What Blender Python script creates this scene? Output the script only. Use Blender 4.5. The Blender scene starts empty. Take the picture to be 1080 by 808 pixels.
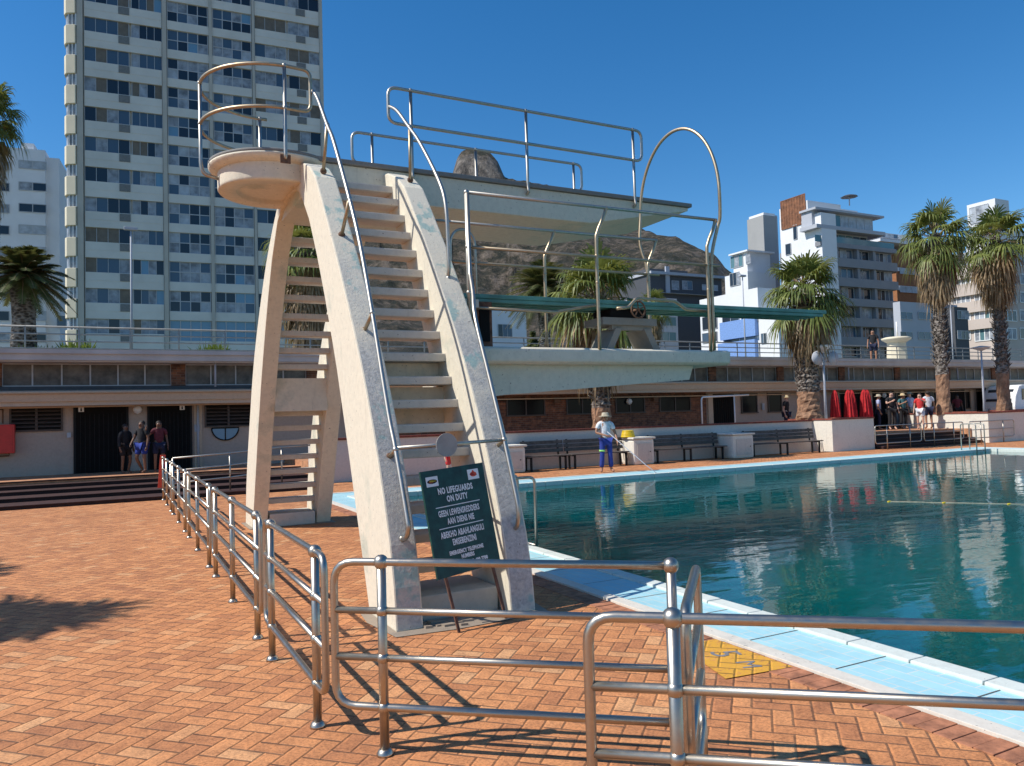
import bpy, bmesh, math, random
from mathutils import Vector, Matrix, noise
random.seed(7)
SC = bpy.context.scene
COL = SC.collection
R = math.radians
PI = math.pi
V = Vector

# ------------------------------------------------------------------ camera model
F = 815.0; A = R(27.3); PITCH = R(2.45); ROLL = R(1.65)
CAM = V((0, 0, 1.75))
_Y = V((math.sin(A), math.cos(A), 0)); _R0 = V((math.cos(A), -math.sin(A), 0))
FW = _Y * math.cos(PITCH) + V((0, 0, math.sin(PITCH)))
_up = _R0.cross(FW)
RT = _R0 * math.cos(ROLL) - _up * math.sin(ROLL)
UP = _R0 * math.sin(ROLL) + _up * math.cos(ROLL)
def ray(x, y): return FW + RT * ((x - 540) / F) + UP * ((404 - y) / F)
def on(i, c, x, y):
    d = ray(x, y); return CAM + d * ((c - CAM[i]) / d[i])
def at(x, y, dep): return CAM + ray(x, y) * dep

cam = bpy.data.objects.new('camera', bpy.data.cameras.new('camera'))
COL.objects.link(cam)
cam.matrix_world = Matrix(((RT.x, UP.x, -FW.x, 0), (RT.y, UP.y, -FW.y, 0), (RT.z, UP.z, -FW.z, 1.75), (0, 0, 0, 1)))
cam.data.sensor_width = 36; cam.data.lens = F / 1080 * 36
cam.data.clip_start = 0.05; cam.data.clip_end = 9000
SC.camera = cam

# ------------------------------------------------------------------ light
sunv = V((-.875, .185, 1.0)).normalized()
SUN_EL = math.asin(sunv.z); SUN_AZ = math.atan2(sunv.x, sunv.y)
w = bpy.data.worlds.new('World'); SC.world = w; w.use_nodes = True
nt = w.node_tree
sky = nt.nodes.new('ShaderNodeTexSky'); sky.sky_type = 'NISHITA'; sky.sun_disc = False
sky.sun_elevation = SUN_EL; sky.sun_rotation = SUN_AZ
sky.altitude = 300; sky.air_density = 1.0; sky.dust_density = 0.25; sky.ozone_density = 3.2
hs = nt.nodes.new('ShaderNodeHueSaturation'); hs.inputs['Saturation'].default_value = 1.34; hs.inputs['Value'].default_value = 1.0
nt.links.new(sky.outputs[0], hs.inputs['Color'])
bg = nt.nodes['Background']; nt.links.new(hs.outputs[0], bg.inputs[0]); bg.inputs[1].default_value = 0.128
sl = bpy.data.lights.new('sun', 'SUN'); sl.energy = 4.6; sl.angle = R(.53); sl.color = (1, .95, .88)
so = bpy.data.objects.new('sun', sl); COL.objects.link(so)
so.rotation_euler = sunv.to_track_quat('Z', 'Y').to_euler()
so.location = (-30, 10, 40)
SC.view_settings.view_transform = 'Standard'; SC.view_settings.look = 'None'
SC.view_settings.gamma = 1; SC.view_settings.use_curve_mapping = False
SC.view_settings.exposure = 0.18

# ------------------------------------------------------------------ materials
class NT:
    def __init__(s, name):
        s.m = bpy.data.materials.new(name); s.m.use_nodes = True
        s.t = s.m.node_tree; s.b = s.t.nodes['Principled BSDF']
    def n(s, typ, ins=None, **kw):
        n = s.t.nodes.new(typ)
        for k, v in kw.items(): setattr(n, k, v)
        for k, v in (ins or {}).items():
            if isinstance(v, bpy.types.NodeSocket): s.t.links.new(v, n.inputs[k])
            else: n.inputs[k].default_value = v
        return n
    def math(s, op, a, b=0.0, c=None):
        n = s.n('ShaderNodeMath', {0: a, 1: b}, operation=op)
        if c is not None:
            if isinstance(c, bpy.types.NodeSocket): s.t.links.new(c, n.inputs[2])
            else: n.inputs[2].default_value = c
        return n.outputs[0]
    def coord(s): return s.n('ShaderNodeTexCoord').outputs['Object']
    def noise(s, co, scale, detail=4, rough=.6):
        return s.n('ShaderNodeTexNoise', {'Vector': co, 'Scale': scale, 'Detail': detail, 'Roughness': rough}).outputs[0]
    def ramp(s, f, stops):
        n = s.n('ShaderNodeValToRGB', {0: f}); cr = n.color_ramp
        while len(cr.elements) < len(stops): cr.elements.new(.5)
        for e, (p, c) in zip(cr.elements, stops): e.position = p; e.color = (*c, 1) if len(c) == 3 else c
        return n.outputs[0]
    def mix(s, f, a, b, bt='MIX'):
        n = s.n('ShaderNodeMix', data_type='RGBA', blend_type=bt)
        for i, v in ((0, f), (6, a), (7, b)):
            if isinstance(v, bpy.types.NodeSocket): s.t.links.new(v, n.inputs[i])
            else: n.inputs[i].default_value = v if i == 0 else ((*v, 1) if len(v) == 3 else v)
        return n.outputs[2]
    def col(s, c):
        if isinstance(c, bpy.types.NodeSocket): s.t.links.new(c, s.b.inputs['Base Color'])
        else: s.b.inputs['Base Color'].default_value = (*c, 1)
    def bump(s, h, st=.3, d=.01):
        n = s.n('ShaderNodeBump', {'Height': h, 'Strength': st, 'Distance': d})
        s.t.links.new(n.outputs[0], s.b.inputs['Normal'])
    def set(s, **kw):
        for k, v in kw.items():
            k = k.replace('_', ' ')
            if isinstance(v, bpy.types.NodeSocket): s.t.links.new(v, s.b.inputs[k])
            else: s.b.inputs[k].default_value = v
        return s

def simple(name, c, rough=.6, metal=0, var=.12, scale=6, bump=0, spec=None):
    m = NT(name); co = m.coord()
    n = m.noise(co, scale, 5)
    lo = tuple(max(0, x * (1 - var * 1.6)) for x in c); hi = tuple(min(1, x * (1 + var)) for x in c)
    m.col(m.ramp(n, [(.3, lo), (.7, hi)])); m.set(Roughness=rough, Metallic=metal)
    if bump: m.bump(m.noise(co, scale * 6, 4), bump, .01)
    if spec is not None: m.b.inputs['Specular IOR Level'].default_value = spec
    return m.m

def concrete_mat(name, c, stain=(.20, .30, .26), amt=.5, dirt=(.22, .2, .17)):
    m = NT(name); co = m.coord()
    big = m.noise(co, 1.3, 6, .65); fine = m.noise(co, 14, 6, .7); vf = m.noise(co, 70, 3, .6)
    base = m.ramp(fine, [(.25, tuple(x * .86 for x in c)), (.55, c), (.8, tuple(min(1, x * 1.06) for x in c))])
    base = m.mix(m.ramp(big, [(.58, (0, 0, 0)), (.72, (amt,) * 3)]), base, stain)
    st = m.n('ShaderNodeMapping', {'Vector': co, 'Scale': (9, 9, .8)}).outputs[0]
    sn = m.noise(st, 1.6, 5, .7)
    base = m.mix(m.ramp(sn, [(.6, (0, 0, 0)), (.8, (.45,) * 3)]), base, dirt)
    pits = m.ramp(m.noise(co, 34, 2, .5), [(.70, (0, 0, 0)), (.74, (.8,) * 3)])
    base = m.mix(pits, base, (.16, .15, .13))
    m.col(base); m.set(Roughness=.78)
    m.bump(m.math('ADD', m.math('MULTIPLY', fine, .6), m.math('MULTIPLY', vf, .3)), .35, .012)
    return m.m

M = {}
M['cream'] = concrete_mat('cream_painted_concrete', (.70, .635, .50))
M['soffit'] = concrete_mat('soffit_paint', (.62, .60, .49), (.25, .42, .36), .75)
M['tread'] = concrete_mat('tread_concrete', (.56, .52, .45), (.16, .30, .27), .5)
def worn_mat():
    m = NT('worn_grey_concrete'); co = m.coord()
    a = m.noise(co, 2.2, 6, .65); b = m.noise(co, 30, 5, .7); c_ = m.noise(co, 3.1, 4, .6)
    base = m.ramp(b, [(.35, (.34, .335, .31)), (.55, (.48, .465, .43)), (.7, (.57, .55, .50))])
    base = m.mix(m.ramp(a, [(.50, (0, 0, 0)), (.60, (.75,) * 3)]), base, (.62, .57, .47))
    zc = m.n('ShaderNodeSeparateXYZ', {0: co}).outputs[2]
    hi = m.n('ShaderNodeMapRange', {0: m.math('ADD', zc, m.math('MULTIPLY', m.math('SUBTRACT', a, .5), 3.0)), 1: 2.2, 2: 3.4, 3: 0.0, 4: .85}).outputs[0]
    base = m.mix(hi, base, (.69, .63, .50))
    base = m.mix(m.ramp(c_, [(.57, (0, 0, 0)), (.63, (.7,) * 3)]), base, (.22, .40, .38))
    stp = m.n('ShaderNodeMapping', {'Vector': co, 'Scale': (22, 22, .7), 'Location': (3, 1, 0)}).outputs[0]
    base = m.mix(m.ramp(m.noise(stp, 1.3, 3, .6), [(.70, (0, 0, 0)), (.76, (.7,) * 3)]), base, (.40, .19, .07))
    base = m.mix(m.ramp(m.noise(co, 26, 2, .5), [(.70, (0, 0, 0)), (.74, (.6,) * 3)]), base, (.13, .12, .11))
    m.col(base); m.set(Roughness=.85); m.bump(b, .5, .012); return m.m
M['worn'] = worn_mat()
M['slabtop'] = concrete_mat('weathered_top', (.20, .20, .19), (.1, .11, .11), .5)
M['block'] = concrete_mat('bottom_block', (.45, .44, .38), (.08, .30, .26), .9)
M['grey_disc'] = simple('grey_disc', (.34, .33, .31), .7, bump=.2)
def steel(name, c, rough):
    m = NT(name); co = m.coord()
    n = m.noise(co, 18, 5, .7)
    m.col(m.ramp(n, [(.3, tuple(x * .8 for x in c)), (.7, c)]))
    m.set(Metallic=1.0, Roughness=m.ramp(n, [(.3, (rough * 1.5,) * 3), (.7, (rough,) * 3)]))
    m.bump(m.noise(co, 160, 2), .06, .002)
    return m.m
M['steel'] = steel('stainless_steel', (.50, .45, .375), .30)
M['steel2'] = steel('galvanised_tube', (.50, .47, .41), .36)
M['bronze'] = steel('weathered_tube', (.50, .40, .27), .38)
M['paint_rail'] = simple('promenade_rail_paint', (.30, .29, .26), .5, .2)
m = NT('rust_fitting'); co = m.coord()
m.col(m.ramp(m.noise(co, 20, 5), [(.3, (.07, .035, .02)), (.7, (.22, .12, .07))])); m.set(Roughness=.8); M['rust'] = m.m
M['rustleg'] = simple('rusty_leg', (.16, .075, .045), .85, var=.4, scale=14)
M['padc'] = concrete_mat('pad_concrete', (.30, .24, .18), (.16, .14, .12), .7)
M['board_green'] = simple('springboard_green', (.10, .27, .22), .45, var=.25, scale=3)
M['dark'] = simple('dark_void', (.009, .0085, .008), .8, spec=.15)
M['blackmetal'] = simple('black_metal', (.018, .018, .018), .6, spec=.2)
M['wood'] = simple('weathered_plywood', (.42, .28, .16), .7, var=.3, scale=5)
M['white'] = simple('white_paint', (.80, .80, .78), .55, var=.05)
M['white_far'] = simple('white_render', (.74, .75, .76), .8, var=.04, scale=.4)
M['wallL'] = concrete_mat('pavilion_wall_paint', (.46, .37, .30), (.34, .27, .22), .6, (.25, .2, .17))
M['fascia'] = concrete_mat('fascia_paint', (.56, .44, .32), (.42, .33, .25), .5, (.3, .23, .18))
M['slabw'] = simple('slab_rim_paint', (.50, .49, .47), .7, var=.10, scale=1.5)
M['benchwall'] = concrete_mat('bench_wall_paint', (.62, .56, .50), (.48, .43, .39), .6)
M['planter'] = concrete_mat('planter_paint', (.72, .67, .57), (.5, .45, .38), .5)
M['step'] = simple('red_step_shaded', (.025, .009, .008), .8, var=.3, scale=6)  # shade lying over the steps is put into this near-black red
M['stepnose'] = simple('step_tread_shaded', (.05, .018, .014), .8, var=.3, scale=6)  # tread red darkened for the same shade, slightly lighter than the risers
M['greenpaint'] = simple('sign_green', (.006, .048, .036), .5, var=.35, scale=12)
M['red'] = simple('red_cabinet', (.60, .03, .025), .4, var=.1)
M['redcloth'] = simple('red_canvas', (.50, .02, .025), .9, var=.25, scale=8)
M['benchwood'] = simple('bench_timber', (.10, .085, .07), .8, var=.35, scale=10)
M['yellow'] = simple('yellow_plastic', (.75, .52, .02), .4)
M['orange'] = simple('orange_banner', (.75, .09, .05), .7)
M['skin1'] = simple('skin_tan', (.34, .17, .10), .55, var=.06)
M['skin2'] = simple('skin_dark', (.10, .048, .03), .5, var=.06)
M['skin4'] = simple('skin_brown', (.17, .08, .045), .5, var=.06)
M['skin3'] = simple('skin_light', (.55, .33, .24), .55, var=.06)
M['hair'] = simple('dark_hair', (.02, .014, .01), .7)
for k, c in dict(c_white=(.72, .73, .75), c_black=(.015, .015, .018), c_blue=(.02, .045, .26), c_navy=(.012, .016, .045),
                 c_maroon=(.12, .02, .03), c_khaki=(.42, .37, .27), c_red=(.6, .04, .04), c_grey=(.2, .2, .21),
                 c_lilac=(.40, .44, .62), c_straw=(.55, .42, .24), c_teal=(.05, .15, .16), c_lime=(.35, .8, .2)).items():
    M[k] = simple(k, c, .9, var=.18, scale=14)
def glass(name, c, rough=.05, spec=.5):
    m = NT(name); co = m.coord(); m.col(c); m.set(Roughness=rough); m.b.inputs['Specular IOR Level'].default_value = spec
    m.bump(m.noise(co, .7, 2), .04, .05)
    return m.m
M['gl_dark'] = glass('window_dark', (.022, .03, .042))
M['gl_blue'] = glass('window_blue', (.07, .11, .16), .12)
M['gl_sky'] = glass('window_sky', (.16, .30, .42), .2)
M['gl_curt'] = simple('window_curtain', (.30, .33, .37), .5, var=.35, scale=1.4)
M['gl_pale'] = simple('window_pale', (.42, .46, .50), .5, var=.2, scale=1.4)
M['gl_tan'] = simple('window_tan_panel', (.17, .14, .105), .6, var=.15, scale=2)
M['gl_dusty'] = simple('dusty_pane', (.14, .125, .105), .45, var=.4, scale=3)
M['frame_alu'] = simple('window_frame', (.46, .47, .48), .5, var=.05)
M['frame_dark'] = simple('dark_frame', (.07, .05, .04), .5)
M['tower_band'] = simple('tower_spandrel', (.70, .67, .60), .85, var=.07, scale=.35)
M['tower_lit'] = simple('tower_bay_cream', (.72, .64, .47), .85, var=.05, scale=.5)
M['tower_col'] = simple('tower_pilaster', (.52, .48, .41), .85, var=.06, scale=.5)
M['ac'] = simple('ac_grille', (.20, .20, .19), .7)
M['grey_bld'] = simple('grey_render', (.24, .25, .27), .85, var=.06, scale=.3)
M['grey_slab'] = simple('grey_slab_paint', (.34, .34, .33), .85, var=.05, scale=.3)
M['grey_lt'] = simple('grey_light', (.42, .44, .48), .8, var=.05, scale=.3)
M['pinkish'] = simple('pink_render', (.55, .47, .41), .85, var=.05, scale=.3)
M['blue_panel'] = simple('blue_panel', (.20, .34, .66), .5)
M['charcoal'] = simple('charcoal_render', (.07, .075, .085), .7)
M['slat'] = simple('timber_cladding', (.22, .09, .04), .7, var=.35, scale=2)
M['teal_glass'] = glass('balcony_glass', (.10, .20, .22), .12)
M['frondwash'] = None

def leaf(name, c1, c2, c3, scale=2.2):
    m = NT(name); co = m.coord()
    m.col(m.ramp(m.noise(co, scale, 3), [(.3, c1), (.5, c2), (.72, c3)])); m.set(Roughness=.5)
    m.b.inputs['Specular IOR Level'].default_value = .35
    tr = m.n('ShaderNodeBsdfTranslucent', {'Color': (c3[0] * 1.2, c3[1] * 1.2, c3[2] * .8, 1)})
    mx = m.n('ShaderNodeMixShader', {0: .22}); m.t.links.new(m.b.outputs[0], mx.inputs[1]); m.t.links.new(tr.outputs[0], mx.inputs[2])
    m.t.links.new(mx.outputs[0], m.t.nodes['Material Output'].inputs[0])
    return m.m
M['frond'] = leaf('palm_green', (.04, .065, .015), (.12, .155, .035), (.27, .28, .08))
M['frond_dark'] = leaf('date_palm_green', (.025, .04, .014), (.07, .09, .028), (.16, .16, .06))
M['frond_dead'] = leaf('palm_dead', (.10, .065, .035), (.26, .18, .10), (.45, .34, .20), 3)
M['bush'] = leaf('bush_green', (.03, .06, .015), (.09, .15, .03), (.22, .28, .07), 5)

def trunk_mat():
    m = NT('palm_trunk'); co = m.coord()
    w1 = m.n('ShaderNodeTexVoronoi', {'Vector': m.n('ShaderNodeMapping', {'Vector': co, 'Scale': (1, 1, 1.8)}).outputs[0], 'Scale': 7.0}).outputs[0]
    n = m.noise(co, 9, 5)
    f = m.math('ADD', w1, m.math('MULTIPLY', n, .5))
    m.col(m.ramp(f, [(.35, (.025, .02, .016)), (.65, (.085, .066, .05)), (.95, (.24, .21, .18))])); m.set(Roughness=.9)
    m.bump(f, .8, .06); return m.m
M['trunk'] = trunk_mat()
M['trunk_low'] = simple('palm_trunk_bare', (.30, .17, .10), .9, var=.35, scale=6, bump=.6)
M['trunk_boot'] = simple('palm_boot', (.14, .12, .10), .9, var=.5, scale=4)

def brickwall():
    m = NT('brick_wall'); co = m.coord()
    mp = m.n('ShaderNodeMapping', {'Vector': co, 'Rotation': (R(90), 0, 0)}).outputs[0]
    b = m.n('ShaderNodeTexBrick', {'Vector': mp, 'Scale': 1.0, 'Mortar Size': .006, 'Brick Width': .22, 'Row Height': .075, 'Bias': 0,
                                   'Color1': (.24, .10, .05, 1), 'Color2': (.11, .045, .028, 1), 'Mortar': (.18, .14, .11, 1)})
    n = m.noise(co, 5, 4)
    m.col(m.mix(.75, b.outputs[0], m.ramp(n, [(.35, (.55,) * 3), (.65, (1.5, 1.35, 1.2))]), 'MULTIPLY')); m.set(Roughness=.9)
    return m.m
M['brickwall'] = brickwall()
M['redcap'] = simple('red_brick_cap', (.22, .055, .035), .8, var=.35, scale=9)
M['orangebrick'] = simple('orange_facebrick', (.33, .14, .06), .9, var=.12, scale=2)

def paving(paint=False):
    m = NT('yellow_marking' if paint else 'herringbone_paving'); co = m.coord()
    wob = m.n('ShaderNodeTexNoise', {'Vector': co, 'Scale': 3.0, 'Detail': 3}).outputs[1]
    co2 = m.n('ShaderNodeMixRGB', {0: .012, 1: co, 2: wob}, blend_type='ADD').outputs[0]
    mp = m.n('ShaderNodeMapping', {'Vector': co2, 'Rotation': (0, 0, R(45)), 'Scale': (1 / .112,) * 3}).outputs[0]
    sp = m.n('ShaderNodeSeparateXYZ', {0: mp}); x, y = sp.outputs[0], sp.outputs[1]
    i = m.math('FLOOR', x); j = m.math('FLOOR', y); fx = m.math('FRACT', x); fy = m.math('FRACT', y)
    k = m.math('FLOORED_MODULO', m.math('SUBTRACT', i, j), 4.0)
    def eq(v): return m.math('COMPARE', k, float(v), .3)
    e0, e1, e2, e3 = eq(0), eq(1), eq(2), eq(3)
    dl = m.math('ADD', fx, m.math('MULTIPLY', e1, 5.0)); dr = m.math('ADD', m.math('SUBTRACT', 1.0, fx), m.math('MULTIPLY', e0, 5.0))
    db = m.math('ADD', fy, m.math('MULTIPLY', e2, 5.0)); dt = m.math('ADD', m.math('SUBTRACT', 1.0, fy), m.math('MULTIPLY', e3, 5.0))
    d = m.math('MINIMUM', m.math('MINIMUM', dl, dr), m.math('MINIMUM', db, dt))
    bi = m.math('SUBTRACT', i, e1); bj = m.math('SUBTRACT', j, e2)
    idv = m.n('ShaderNodeCombineXYZ', {0: bi, 1: bj, 2: 0.0}).outputs[0]
    wn = m.n('ShaderNodeTexWhiteNoise', {'Vector': idv}, noise_dimensions='3D'); r1 = wn.outputs[0]
    base = m.ramp(r1, [(0, (.44, .175, .070)), (.25, (.52, .212, .080)), (.6, (.58, .24, .090)), (.92, (.62, .27, .105)), (1, (.63, .33, .15))])
    n1 = m.noise(co, 55, 6, .75); n2 = m.noise(co, 1.1, 5, .6); n3 = m.noise(co, 9, 5, .7)
    base = m.mix(.8, base, m.ramp(n1, [(.36, (.50,) * 3), (.5, (1,) * 3), (.64, (1.3,) * 3)]), 'MULTIPLY')
    base = m.mix(.7, base, m.ramp(n3, [(.36, (.66, .63, .62)), (.52, (1, 1, 1)), (.66, (1.16, 1.12, 1.05))]), 'MULTIPLY')
    base = m.mix(.6, base, m.ramp(n2, [(.3, (.80, .78, .78)), (.7, (1.1,) * 3)]), 'MULTIPLY')
    spk = m.ramp(m.noise(co, 120, 2), [(.68, (0, 0, 0)), (.72, (.55,) * 3)])
    base = m.mix(spk, base, (.10, .05, .035))
    if paint: base = m.mix(m.ramp(m.noise(co, 26, 5, .8), [(.38, (.15,) * 3), (.46, (.93,) * 3)]), base, (.66, .34, .03))
    # joints: ragged widths, drawn wider and darker in one running direction
    jw = m.math('MULTIPLY_ADD', m.noise(co, 6, 3), .095, .0)
    def jt(dd, wscale): return m.math('SUBTRACT', 1.0, m.n('ShaderNodeMapRange', {0: dd, 1: 0.0, 2: m.math('MULTIPLY', jw, wscale), 3: 0.0, 4: 1.0}).outputs[0])
    ja = jt(m.math('MINIMUM', db, dt), 1.5); jb = m.math('MULTIPLY', jt(m.math('MINIMUM', dl, dr), .8), .28)
    jn = m.math('MAXIMUM', ja, jb)
    sandy = m.ramp(m.noise(co, 2.6, 4), [(.45, (.030, .016, .010)), (.66, (.20, .11, .06))])
    base = m.mix(m.math('MULTIPLY', jn, .92), base, sandy)
    m.col(base); m.set(Roughness=.82)
    h = m.math('MINIMUM', m.math('MULTIPLY', d, 9.0), 1.0)
    tilt = m.math('MULTIPLY', m.math('SUBTRACT', m.math('ADD', m.math('MULTIPLY', fx, wn.outputs[0]), m.math('MULTIPLY', fy, m.math('SUBTRACT', 1.0, r1))), .5), .45)
    h = m.math('ADD', h, m.math('ADD', tilt, m.math('MULTIPLY', n1, .35)))
    m.bump(h, 1.0, .009)
    return m.m
M['paving'] = paving()
M['soldier'] = simple('paving_edge_brick', (.42, .17, .085), .85, var=.35, scale=8, bump=.4)
M['nearjoint'] = simple('terrace_brick', (.50, .24, .12), .85, var=.25, scale=5, bump=.3)

def decktile():
    m = NT('blue_deck_tiles'); co = m.coord()
    mp = m.n('ShaderNodeMapping', {'Vector': co, 'Rotation': (0, 0, R(90))}).outputs[0]
    b = m.n('ShaderNodeTexBrick', {'Vector': mp, 'Scale': 1.0, 'Mortar Size': .005, 'Brick Width': .25, 'Row Height': .12,
                                   'Color1': (.36, .62, .68, 1), 'Color2': (.42, .68, .72, 1), 'Mortar': (.62, .66, .62, 1)})
    n = m.noise(co, 2.4, 6, .7)
    c = m.mix(.8, b.outputs[0], m.ramp(n, [(.3, (.80, .86, .86)), (.7, (1.08,) * 3)]), 'MULTIPLY')
    c = m.mix(m.ramp(m.noise(co, 26, 4), [(.62, (0, 0, 0)), (.8, (.5,) * 3)]), c, (.70, .72, .66))
    m.col(c); m.set(Roughness=.55); m.bump(b.outputs[1], -.3, .003)
    return m.m
M['deck'] = decktile()
M['kerb'] = concrete_mat('white_kerb', (.66, .61, .52), (.35, .33, .28), .5)
M['coping'] = concrete_mat('pool_coping', (.62, .66, .60), (.38, .45, .42), .6)
M['basin'] = simple('pool_basin_paint', (.05, .25, .27), .6)
M['joint'] = simple('expansion_joint', (.12, .11, .09), .9)

def water():
    m = NT('pool_water'); co = m.coord()
    big = m.noise(co, .12, 3)
    m.col(m.ramp(big, [(.3, (.000, .098, .104)), (.7, (.000, .125, .120))])); m.set(Roughness=.015, IOR=1.33)
    m.b.inputs['Specular IOR Level'].default_value = .5
    m.b.subsurface_method = 'BURLEY'; m.b.inputs['Subsurface Weight'].default_value = 1.0; m.b.inputs['Subsurface Radius'].default_value = (1.0, 1.0, 1.0); m.b.inputs['Subsurface Scale'].default_value = 9.0
    mp = m.n('ShaderNodeMapping', {'Vector': co, 'Rotation': (0, 0, R(28)), 'Scale': (1.0, 2.3, 1)}).outputs[0]
    a = m.noise(mp, 1.1, 2, .5); b = m.noise(mp, 3.6, 3, .5); g = m.noise(co, .22, 2)
    calm = m.ramp(g, [(.38, (.35,) * 3), (.62, (1.0,) * 3)])
    h = m.math('ADD', m.math('MULTIPLY', a, .8), m.math('MULTIPLY', m.math('MULTIPLY', b, .22), calm))
    m.bump(h, .19, .050)
    return m.m
M['water'] = water()

def rock():
    m = NT('mountain_rock'); co = m.coord()
    n1 = m.noise(co, .012, 8, .65); n2 = m.noise(co, .05, 8, .75)
    mp = m.n('ShaderNodeMapping', {'Vector': co, 'Scale': (1, 1, .22)}).outputs[0]
    st = m.noise(mp, .05, 7, .75)
    rockc = m.ramp(st, [(.38, (.07, .062, .055)), (.5, (.19, .165, .14)), (.62, (.36, .31, .26))])
    scrub = m.ramp(n2, [(.40, (.018, .024, .012)), (.5, (.065, .055, .032)), (.58, (.18, .14, .10)), (.7, (.28, .23, .18))])
    geo = m.n('ShaderNodeNewGeometry'); nz = m.n('ShaderNodeSeparateXYZ', {0: geo.outputs['Normal']}).outputs[2]
    steep = m.ramp(m.math('ADD', nz, m.math('MULTIPLY', m.math('SUBTRACT', n1, .5), 1.1)), [(.60, (1,) * 3), (.76, (0,) * 3)])
    m.col(m.mix(steep, scrub, rockc)); m.set(Roughness=.95); m.bump(m.math('ADD', st, n2), 1.0, 16); return m.m
M['rock'] = rock()
M['cityground'] = simple('lawn_ground', (.10, .11, .05), .9, var=.3, scale=.2)

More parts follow.
